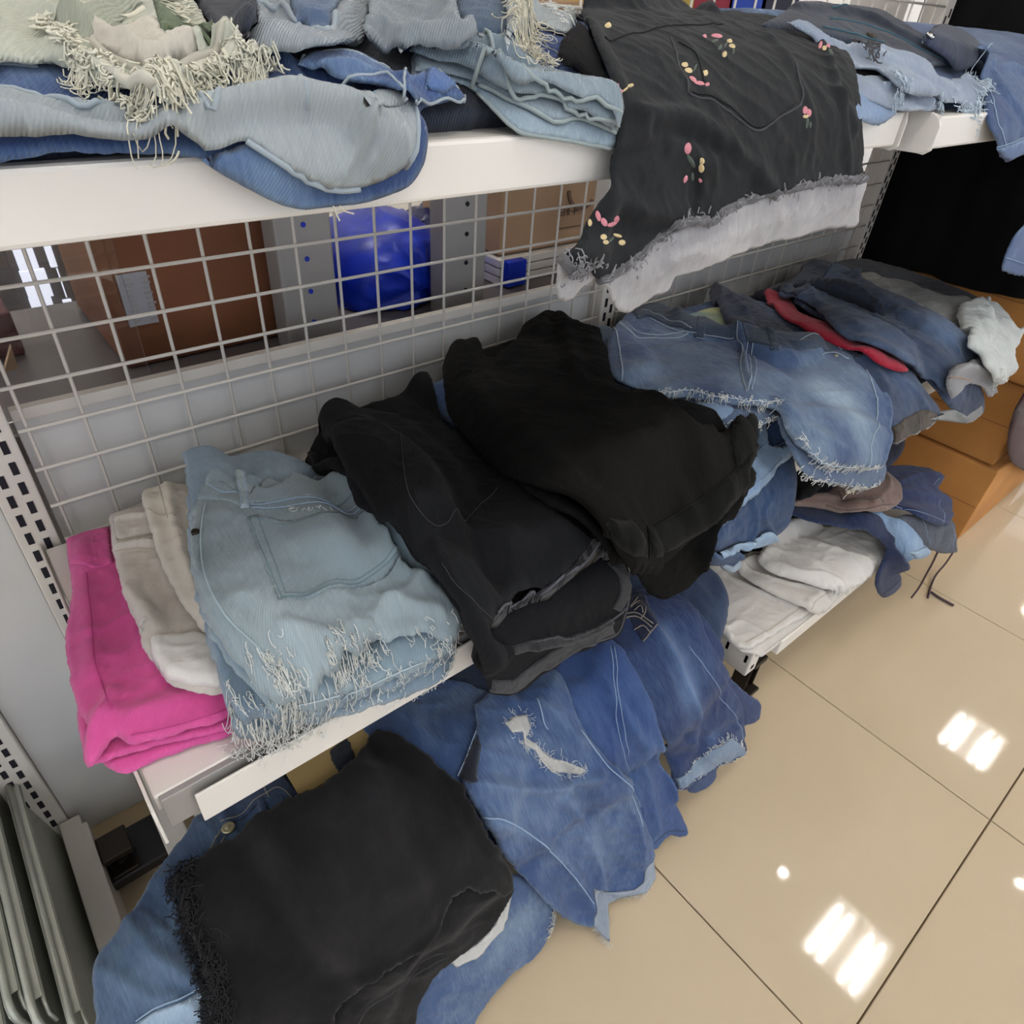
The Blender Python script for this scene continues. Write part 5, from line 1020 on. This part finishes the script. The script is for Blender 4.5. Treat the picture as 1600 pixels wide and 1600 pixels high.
for k, (nm, fr_, th, mt_) in enumerate(hems):
    g = G(ST1, 'pale_hemmed_shorts', 'pale denim shorts with corded hem, %s of the four layers beside the floral pair' % nm, 'shorts', mt_, 'layered pale denim hems on the top shelf')
    g.slab(fr_+back_, th=th, r=th*.5, amp=.0015, sc=.04, res=.003, rough=.0006); g.done()
    f = [q for q in fr_[:-1] if q[0] >= 735]
    g.line('corded_hem', [f], (.0016 if k else .0014), RIM, lift=-.0008, n=8)

g = G(ST1F, 'black_cloth_fold', 'black strap of cloth fold beside the floral shorts on the top shelf', 'cloth', BLKD)
g.slab([(872, 85), (880, 62), (892, 45), (905, 35), (925, 60), (945, 110), (958, 150), (930, 140), (900, 105), (880, 102)], th=.012, r=.009, amp=.002); g.done()

# blue and pale inside-out jeans at the left
g = G(ST1, 'inside_out_jeans', 'medium blue jeans turned inside out, pale inner leg spilling over the top shelf edge', 'jeans', cloth('2d5485', '6f96be', .55))
g.slab([(-80, 100), (0, 92), (60, 98), (100, 104), (180, 120), (300, 110), (420, 90), (470, 95), (500, 82), (545, 78), (590, 95), (632, 122), (700, 118), (724, 150), (700, 160), (660, 170), (660, 200), (560, 240), (400, 260), (250, 240), (100, 240), (-80, 240)], th=.012, r=.008, amp=.004, sc=.03, ang=.1, res=.003, wash=(((80, 110), .03, .02, .4), ((560, 95), .03, .02, .35)),
       cr=(([(420, 95), (470, 120), (540, 145)], .004, .005), ([(430, 100), (480, 145), (475, 160)], .004, .004)))
g.slab([(314, 250), (340, 238), (385, 222), (460, 200), (560, 175), (630, 165), (655, 175), (668, 200), (667, 235), (660, 262), (640, 290), (600, 308), (560, 318), (520, 323), (480, 328), (450, 324), (420, 312), (370, 285), (340, 268)], th=.008, r=.005, amp=.003, sc=.03, res=.003, rough=.0004, wash=(((450, 290), .02, .03, .4), ((400, 270), .02, .02, .3)))
g.slab([(-80, 135), (0, 138), (40, 146), (90, 158), (130, 168), (200, 172), (260, 172), (300, 160), (330, 175), (380, 158), (420, 142), (470, 146), (480, 158), (540, 152), (600, 150), (632, 156), (650, 180), (652, 215), (640, 250), (610, 276), (570, 291), (530, 297), (495, 288), (455, 265), (420, 242), (385, 220), (340, 232), (290, 238), (200, 236), (100, 228), (0, 224), (-80, 224)], th=.010, r=.007, amp=.011, sc=.030, ang=.15, an=2.5, res=.0025, rough=.0004, mt=INSIDE, name='inner_leg',
       cr=(([(-60, 185), (60, 205), (160, 218), (250, 225)], .008, .010), ([(-60, 165), (60, 180), (160, 196), (260, 200)], .006, -.008), ([(262, 232), (300, 208), (350, 186), (450, 174), (530, 182), (562, 205)], .009, .014), ([(330, 222), (400, 206), (460, 214), (520, 206)], .008, -.012), ([(562, 205), (560, 235), (540, 275)], .005, .010), ([(576, 203), (573, 228), (562, 250), (546, 277)], .005, -.012), ([(583, 204), (584, 226), (574, 250)], .005, .008), ([(590, 200), (620, 210), (635, 240)], .008, .006), ([(120, 170), (200, 190), (280, 195)], .006, .004)))
g.done()
IR = cloth('96a8b4', 'c2ccd2', .4, twill=.6)
g.line('overlocked_seam', [[(-60, 133), (0, 137), (50, 147), (90, 158), (130, 168), (180, 173), (250, 173), (300, 163), (330, 178), (350, 165), (380, 148), (420, 140), (455, 150), (480, 170)]], .0016, IR, lift=.0, n=6)
g.line('overlocked_seam', [[(385, 220), (420, 243), (455, 266), (495, 289), (530, 298), (562, 296)], [(632, 156), (650, 180), (652, 215), (640, 250), (634, 262)]], .0018, IR, lift=0, n=6)
g.line('hem_stitching', [[(-60, 92), (0, 93), (50, 96), (95, 102)], [(-60, 100), (0, 101), (60, 106)]], .0010, IR, s=g.slabs[0], lift=.0006)
g.patch('turned_pocket', [(560, 160), (600, 150), (630, 152), (632, 165), (600, 172), (568, 174)], .003, INSIDE, smooth=True); g.line('seam_stitches', [[(568, 155), (572, 172)], [(576, 153), (580, 172)], [(590, 151), (592, 170)], [(604, 150), (606, 168)]], .0005, STB)
g = G(ST1, 'inside_out_jeans', 'blue waistband flap of a jeans with pale rim, pointing right above the shelf edge', 'jeans', cloth('2d5689', '7ba0c4', .55))
g.slab([(466, 100), (500, 84), (530, 79), (560, 84), (590, 100), (632, 120), (645, 116), (682, 106), (716, 118), (726, 148), (722, 158), (690, 158), (650, 160), (634, 152), (600, 142), (560, 130), (510, 118)], th=.010, r=.006, amp=.003, sc=.03, res=.0025, rough=.0004, wash=(((560, 100), .03, .02, .5), ((590, 130), .03, .01, .4)), cr=(([(632, 118), (636, 152)], .003, .004), ([(505, 112), (560, 118), (620, 140)], .004, .005)))
g.done(); g.line('pale_rim', [[(470, 98), (500, 83), (530, 79), (562, 84), (590, 99), (632, 121)], [(634, 122), (633, 138), (636, 154)], [(650, 158), (690, 159), (722, 158), (726, 148), (716, 120), (684, 106), (655, 118)], [(500, 118), (550, 124), (600, 130), (632, 138)]], .0010, IR, lift=0, n=6)
g.patch('blue_facing', [(660, 128), (684, 110), (712, 122), (720, 150), (695, 150), (664, 140)], .0018, cloth('3f6fa6', '6c96c2', .5), w0=.1)
g.line('thread_ends', [[(520, 322), (524, 332), (530, 345)], [(530, 322), (538, 330), (552, 334)]], .0006, THREADC)

g = G(ST1, 'pale_inside_shorts', 'pale grey blue denim shorts with ragged scalloped opening, upper left middle of the top shelf', 'shorts', cloth('8d9aa3', 'b4bcc0', .4, twill=.5))
g.slab([(386, 80), (392, 55), (400, 30), (398, -10), (420, -40), (590, -40), (580, 15), (570, 45), (556, 68), (520, 76), (470, 80), (440, 82), (410, 84)], th=.014, r=.009, amp=.006, sc=.04, ang=1.2, res=.003, cr=(([(400, 40), (430, 20), (460, 40), (490, 60), (530, 55), (555, 20)], .005, .008),))
g.done(); g.patch('blue_facing', [(440, -20), (455, 15), (470, 38), (500, 50), (515, 45), (522, 20), (540, -20)], .0025, cloth('51708a', '7f9bb0', .6), smooth=True)
g.line('edge_roll', [[(400, 34), (420, 14), (440, 12), (458, 28), (472, 45), (500, 56), (518, 50), (528, 22)]], .0022, IR, lift=0, n=6)
g = G(ST1, 'pale_inside_shorts', 'pale grey denim leg right of the scalloped pair on the top shelf', 'shorts', cloth('7d8b95', 'a6b0b4', .4, twill=.5))
g.slab([(567, 45), (578, 10), (590, -40), (690, -40), (705, 0), (713, 22), (730, 30), (744, 45), (749, 62), (746, 86), (730, 84), (705, 74), (670, 72), (645, 70), (625, 90), (610, 84), (590, 72), (575, 60)], th=.016, r=.010, amp=.006, sc=.035, ang=.5, res=.003, cr=(([(620, 20), (650, 45), (690, 60)], .008, -.007), ([(650, 10), (690, 30), (720, 40)], .01, .005), ([(575, 45), (600, 50), (625, 85)], .005, .006)))
g.done()
g = G(ST1, 'tangled_fringe', 'bundle of cream threads hanging down a torn hem on the top shelf', 'fringe', INSIDE)
g.slab([(785, 20), (800, 5), (830, -10), (900, -20), (905, 20), (895, 40), (870, 48), (850, 40), (835, 35), (820, 50), (800, 55), (790, 40)], th=.008, amp=.004); g.done()
g.fray([[(795, 10), (812, 8), (830, 15)], [(800, 25), (830, 28)]], 70, .030, .0004, THREADC, side=-1, curl=.7, drop=.25, lift=.004, jit=.003, name='threads'); g.fray([[(810, 70), (840, 90), (850, 110)], [(800, 50), (830, 60)]], 60, .018, .0004, THREADC, side=-1, curl=1.1, drop=.2, lift=.004, jit=.004, name='threads')
g.fray([[(840, 0), (870, 20), (900, 10)], [(850, 25), (880, 40), (897, 30)], [(850, -10), (890, 0)]], 200, .010, .0004, THREADW, side=-1, curl=1.8, lift=.002, jit=.003, name='threads')

g = G(ST1, 'navy_cloth', 'dark patch of black cloth at the top edge between two pale shorts', 'cloth', DKNV)
g.slab([(290, -40), (400, -40), (402, 20), (392, 60), (385, 80), (350, 55), (320, 25), (300, 0)], th=.012, amp=.003); g.done()
g = G(ST1, 'green_white_shorts', 'off-white green tinted denim shorts with thick frayed hem, top left corner pile', 'shorts', OFFG)
g.slab([(-80, -60), (300, -60), (300, -10), (315, 20), (342, 48), (362, 62), (385, 78), (420, 78), (432, 72), (425, 88), (400, 98), (372, 104), (340, 116), (300, 134), (270, 150), (240, 152), (205, 146), (165, 138), (125, 120), (95, 108), (70, 92), (55, 96), (0, 94), (-80, 94)], th=.014, r=.010, amp=.005, sc=.04, ang=.6, res=.003,
       cr=(([(60, 55), (75, 80), (110, 105), (170, 128), (235, 142)], .006, .005), ([(40, 40), (60, 60), (70, 85)], .006, -.008), ([(120, 60), (170, 85), (220, 112), (250, 118), (290, 100), (330, 80), (365, 76)], .005, .009), ([(85, 40), (130, 60), (180, 30), (215, 12)], .006, .006), ([(90, 30), (150, 5), (200, -5)], .008, .006), ([(235, 30), (255, 60), (265, 100)], .012, .004)))
g.done()
g.patch('green_lining', [(232, -20), (262, -20), (275, 10), (300, 40), (340, 66), (325, 76), (290, 62), (262, 45), (245, 25)], .002, cloth('566b45', '6d8159', .4), smooth=True)
g.patch('pocket_bag', [(100, 62), (160, 48), (230, 26), (248, 36), (262, 55), (310, 75), (270, 100), (245, 112), (215, 105), (170, 82), (130, 68)], .0016, cloth('c4bdab', 'dcd6c6', .3, twill=.1), smooth=True, w0=.2)
g.patch('zip_band', [(84, 40), (130, 14), (190, -6), (225, 6), (205, 24), (150, 45), (100, 62)], .003, cloth('9fa68f', 'bcc1ae', .4, twill=.6), smooth=True)
FR = mat('offwhite_fray', 'dfdcca', .95)
g.line('rolled_edge', [[(66, 34), (82, 48), (98, 62), (122, 76), (150, 96), (185, 116), (215, 128), (250, 132), (280, 120), (310, 108), (340, 96), (370, 84), (400, 80)]], .0032, cloth('cfccb8', 'e2dfd0', .3, twill=.8), lift=0, n=8, wob=.001)
g.line('rolled_edge', [[(120, 62), (160, 82), (200, 103), (245, 116), (275, 108), (310, 88), (340, 77), (370, 78)]], .0026, cloth('b9b5a3', 'd6d3c4', .3, twill=.8), lift=0, n=8)
g.fray([[(70, 40), (98, 62), (130, 90), (180, 118), (235, 140), (290, 128), (340, 108), (400, 88), (425, 78)]], 480, .0021, .0007, FR, side=-1, curl=3.0, jit=.003, lift=.002, name='frayed_edge')
g.fray([[(120, 90), (130, 95)], [(215, 140), (240, 148), (300, 130), (310, 128)], [(370, 100), (400, 92)]], 60, .014, .0004, FR, side=-1, curl=1.2, drop=.3, name='loose_threads')
g.fray([[(268, 0), (285, 30), (300, 45)]], 60, .012, .0005, FR, side=1, curl=1.2, name='loose_threads')
g.line('beaded_seam', [[(165, 38), (190, 28), (225, 14)]], .0016, FR, wob=.001)

# far end of the first top shelf
g = G(ST1, 'light_blue_shorts', 'small light blue folded shorts on the corner of the top shelf behind the floral pair', 'shorts', cloth('6d8fb8', 'a5bdd6', .5))
g.slab([(1290, 120), (1330, 128), (1345, 130), (1370, 128), (1385, 140), (1399, 155), (1402, 170), (1400, 181), (1385, 190), (1366, 195), (1346, 191), (1320, 185), (1290, 160)], th=.016, r=.009, amp=.004, sc=.03, ang=.2, res=.003, cr=(([(1340, 165), (1365, 168), (1395, 172)], .004, -.006),)); g.done()

# floral shorts hanging down in front
cloth_on(ST1F, 'black_shorts', 'black shorts folded beneath the floral pair on the top shelf', 'shorts', BLKD, [(.62, .04), (.97, .04), (.97, .40), (.80, .42), (.66, .40)], world=True, th=.02, r=.012, amp=.002, res=.007, bot=.05, up=-.018)
g = G(ST1F, 'floral_shorts', 'charcoal shorts embroidered with small flowers, hanging over the top shelf edge, white lining showing', 'shorts', FLOR)
LNG = [(890, 395), (1000, 380), (1120, 330), (1250, 290), (1347, 276), (1343, 320), (1335, 354), (1297, 357), (1245, 371), (1194, 382), (1149, 399), (1118, 410), (1091, 423), (1056, 433), (1047, 450), (1035, 460), (1022, 464), (1000, 478), (981, 488), (966, 484), (955, 470), (946, 450), (930, 440)]
g.slab(LNG, th=.006, r=.004, amp=.009, sc=.03, ang=1.4, mt=LINING, name='white_lining', res=.003, rough=.001, cr=(([(1040, 400), (1080, 390), (1120, 400)], .012, .004), ([(1180, 320), (1185, 380)], .01, .003)))
g.slab([(880, 395), (900, 385), (930, 400), (930, 430), (912, 450), (898, 464), (888, 471), (876, 468), (870, 460), (871, 430), (872, 412)], th=.006, r=.004, amp=.003, sc=.03, mt=LINING, name='white_lining', res=.003)
g.slab([(908, 20), (915, 8), (935, 4), (960, 8), (1000, 8), (1040, 6), (1084, 4), (1111, 14), (1142, 14), (1187, 20), (1221, 25), (1256, 37), (1283, 53), (1307, 68), (1328, 89), (1338, 117), (1342, 148), (1346, 189), (1349, 241), (1347, 262), (1346, 284), (1305, 282), (1263, 286), (1240, 294), (1214, 300), (1194, 302), (1173, 308), (1150, 320), (1125, 332), (1113, 346), (1085, 344), (1056, 350), (1036, 362), (1022, 372), (1005, 390), (990, 402), (970, 420), (950, 432), (938, 436), (927, 430), (921, 414), (908, 418), (898, 424), (886, 408), (882, 398), (892, 384), (904, 368), (916, 345), (930, 322), (941, 302), (950, 282), (956, 241), (962, 199), (966, 172), (958, 137), (943, 96), (922, 45)], th=.008, r=.005, amp=.006, sc=.07, ang=1.0, an=2.4, res=.0028, rough=.0008,
       cr=(([(915, 15), (1000, 22), (1080, 20), (1110, 28)], .010, .008), ([(1000, 190), (1060, 190), (1140, 240), (1200, 290)], .010, .008), ([(1010, 205), (1090, 220), (1170, 270)], .008, -.006), ([(950, 300), (1000, 330), (1080, 335)], .010, .006), ([(960, 250), (1000, 240), (1030, 230)], .007, -.005), ([(1240, 40), (1290, 100), (1310, 180), (1320, 260)], .008, .004), ([(1190, 60), (1240, 130), (1260, 200)], .008, .003), ([(945, 330), (930, 370), (900, 400)], .010, .007), ([(1078, 270), (1080, 330)], .006, -.006), ([(1300, 150), (1330, 200)], .008, .004), ([(960, 230), (1010, 210), (1060, 225), (1100, 260)], .012, .004)))
g.done()
g.line('pocket_seam', [[(1048, 60), (1060, 100), (1075, 130), (1078, 148), (1110, 155), (1140, 175), (1165, 195), (1188, 204), (1215, 185), (1252, 160), (1248, 120), (1235, 85), (1205, 55), (1180, 48)]], .0011, STK, lift=.0002, n=5)
g.line('pocket_seam', [[(1082, 144), (1112, 150), (1142, 168), (1188, 198), (1246, 158)]], .0006, mat('black_stitch', '0c0d0f', .9))
g.line('waist_seam', [[(945, 60), (1010, 50), (1060, 40), (1130, 38)], [(1060, 66), (1090, 90), (1100, 130)]], .0008, mat('black_stitch2', '101214', .9))
RUF = cloth('6a6a70', '9a9aa0', .5, twill=.6)
ruf = [[(1347, 280), (1305, 282), (1263, 287), (1240, 294), (1214, 301), (1194, 303), (1173, 310), (1150, 321), (1125, 333), (1113, 346)], [(1113, 346), (1085, 346), (1056, 352), (1036, 364), (1022, 374), (1005, 391), (990, 403), (970, 420), (950, 433), (935, 437)], [(921, 415), (908, 424), (896, 426), (886, 412), (879, 402)]]
g.line('ruffled_trim', ruf, .0045, RUF, lift=0, n=8, wob=.002, label='crumpled grey trim along the hem'); g.line('ruffled_trim', ruf, .0028, RUF, lift=.003, n=6, wob=.005)
g.fray(ruf, 90, .0035, .0006, mat('grey_floss', '8b8b90', .9), side=-1, curl=2, name='trim_fuzz', jit=.004, lift=.004)
P_, Y_, Gn = 0, 1, 2
def motif(items): g.blobs('embroidered_flower', items)
motif([(1101, 57, 4, 3, .6, P_), (1120, 56, 10, 3, .1, P_), (1140, 64, 5, 3, .2, Y_), (1144, 72, 6, 3, .3, Y_), (1117, 64, 7, 2, -.3, Gn), (1132, 85, 4, 5, .2, Y_), (1125, 74, 3, 5, .5, Gn), (1146, 80, 2, 5, 0, Gn), (1134, 70, 2, 6, .6, Gn)])
motif([(1070, 101, 6, 4, .2, Y_), (1076, 110, 7, 4, .3, Y_), (1086, 106, 2, 7, .4, Gn), (1102, 114, 5, 5, 0, Y_), (1083, 124, 8, 3, .7, P_), (1093, 130, 9, 3, .2, P_), (1105, 132, 4, 3, 0, P_)])
motif([(968, 145, 5, 7, .5, P_), (977, 140, 2, 6, .9, Y_), (985, 134, 6, 3, -.3, Y_), (965, 134, 2, 4, 0, P_)])
motif([(1258, 172, 4, 7, .1, P_), (1264, 176, 4, 7, -.1, P_), (1259, 182, 5, 3, 0, Y_), (1261, 192, 2, 10, .1, Gn), (1266, 195, 1.6, 6, 0, Gn)])
motif([(1075, 232, 6, 10, .1, P_), (1076, 228, 3, 6, 0, P_), (1080, 252, 4, 13, -.5, Gn), (1097, 252, 4, 6, 0, Y_), (1096, 263, 5, 7, 0, Y_), (1071, 280, 3, 7, .3, P_), (1082, 276, 2, 8, 0, Gn), (1094, 282, 2.4, 4, -.3, P_)])
motif([(935, 338, 4, 9, -.2, P_), (944, 347, 5, 8, -.5, P_), (957, 350, 9, 4, -.4, P_), (963, 343, 5, 7, .4, P_), (922, 348, 3, 6, 0, Y_)])
motif([(943, 370, 5, 5, .3, Y_), (946, 378, 4, 4, 0, Y_), (965, 368, 8, 3, .3, Y_), (972, 379, 6, 5, 0, Y_), (955, 374, 2, 7, .8, Gn)])
motif([(1282, 70, 3, 7, .3, P_), (1288, 75, 4, 4, 0, Y_), (1294, 72, 4, 3, .5, P_), (1298, 82, 2, 6, -.6, Gn)])
motif([(950, 40, 6, 4, 0, Y_)])

# ================================================================== top shelf, right section
cloth_on(ST2, 'folded_jeans', 'folded blue jeans at the bottom of the right pile on the farther top shelf', 'jeans', MID, [(1.03, .05), (1.80, .05), (1.85, .38), (1.5, .44), (1.08, .42)], world=True, th=.02, r=.012, amp=.004, res=.007, bot=.04, up=-.014)
g = G(ST2, 'navy_waist_jeans', 'very dark jeans with teal stitched waistband and snap, lying behind the ripped pale shorts', 'jeans', cloth('16223a', '2a4560', .4))
g.slab([(1180, 45), (1229, 17), (1253, 3), (1299, 5), (1333, 9), (1366, 19), (1406, 36), (1449, 62), (1493, 87), (1510, 104), (1466, 101), (1430, 110), (1399, 100), (1366, 80), (1326, 70), (1293, 62), (1240, 50)], th=.02, r=.012, amp=.004, sc=.04, ang=.3, res=.004, cr=(([(1240, 20), (1330, 30), (1420, 70), (1500, 100)], .01, .006),))
g.done(); g.line('teal_stitching', [[(1296, 30), (1340, 36), (1390, 52), (1440, 78), (1490, 100)], [(1300, 12), (1350, 20), (1400, 42), (1450, 70)], [(1286, 42), (1330, 52), (1380, 66)]], .0011, mat('teal_stitch', '2f5a68', .8))
g.button((1361, 57), .007, DKMET, 'press_stud')
g = G(ST2, 'navy_jeans', 'navy denim with pale eyelet, between the teal stitched waistband and the hanging blue leg', 'jeans', cloth('27324c', '43547a', .4))
g.slab([(1440, 66), (1453, 50), (1463, 40), (1490, 46), (1516, 58), (1530, 72), (1528, 97), (1510, 106), (1480, 90)], th=.02, r=.012, amp=.003, res=.004); g.done()
g.button((1448, 63), .006, CHROME, 'eyelet')
g = G(ST2, 'hanging_jeans', 'faded blue jeans leg hanging over the front of the farther top shelf', 'jeans', cloth('34557f', '7090b4', .5))
g.slab([(1506, 98), (1525, 80), (1566, 84), (1606, 104), (1700, 120), (1720, 250), (1640, 252), (1600, 241), (1577, 252), (1564, 247), (1558, 226), (1550, 205), (1543, 187), (1536, 160), (1538, 140), (1530, 118)], th=.012, r=.008, amp=.006, sc=.04, ang=1.2, res=.004, wash=(((1580, 120), .03, .03, .3),), cr=(([(1540, 110), (1570, 160), (1600, 230)], .006, .006), ([(1520, 100), (1570, 110), (1620, 140)], .008, .006)))
g.done(); g.patch('hem', [(1556, 232), (1575, 226), (1602, 215), (1612, 238), (1600, 241), (1577, 252), (1564, 247)], .002, cloth('4f739c', '86a4c2', .5)); g.line('stitching', [[(1545, 140), (1558, 190), (1572, 232)], [(1557, 230), (1602, 214)]], .0008, STB)
g = G(ST2, 'hanging_jeans', 'end of a pale blue denim leg hanging at the right edge before the black cloth', 'jeans', cloth('4a6d96', '7f9cbc', .5))
g.slab([(1600, 352), (1640, 255), (1700, 250), (1720, 420), (1640, 436), (1590, 430), (1572, 426), (1565, 418), (1574, 392), (1586, 368)], th=.010, r=.006, amp=.003, sc=.04, ang=1.2, res=.004); g.done()
g.line('stitching', [[(1570, 402), (1600, 412)]], .0008, STB)
g = G(ST2, 'ripped_shorts', 'pale washed ripped denim shorts with shredded hem, on the farther top shelf', 'shorts', cloth('7f93ad', 'b4c1d0', .5))
g.slab([(1320, 110), (1345, 118), (1390, 118), (1420, 132), (1445, 148), (1468, 160), (1471, 170), (1440, 174), (1400, 172), (1360, 158), (1330, 140)], th=.010, r=.006, amp=.006, sc=.03, ang=.4, res=.003, cr=(([(1380, 140), (1410, 145), (1450, 165)], .005, .006), ([(1400, 128), (1412, 142), (1400, 160)], .004, -.006)))
g.slab([(1230, 35), (1253, 33), (1290, 53), (1320, 67), (1345, 68), (1366, 66), (1399, 79), (1430, 90), (1450, 95), (1480, 98), (1500, 103), (1516, 118), (1540, 118), (1545, 130), (1540, 146), (1532, 160), (1528, 176), (1516, 180), (1508, 170), (1495, 160), (1450, 150), (1400, 132), (1370, 108), (1340, 106), (1300, 95)], th=.012, r=.008, amp=.005, sc=.04, ang=.4, res=.003, rough=.002, cr=(([(1350, 90), (1420, 110), (1490, 145)], .008, .006), ([(1340, 78), (1380, 88), (1440, 105)], .008, .004)))
g.done(); g.fray([[(1516, 118), (1545, 130), (1532, 160), (1520, 182), (1500, 168)]], 160, .012, .0007, THREADP, side=-1, jit=.006, curl=1.4); g.fray([[(1395, 125), (1410, 130), (1405, 150), (1395, 160)]], 60, .008, .0006, THREADP, side=1, jit=.004); g.fray([[(1468, 160), (1471, 172)]], 30, .006, .0006, THREADP, side=-1)
g.fray([[(1330, 85), (1350, 95), (1365, 80)]], 60, .010, .0008, mat('dark_fray', '4c4a4c', .9), side=1, jit=.005, name='torn_patch')
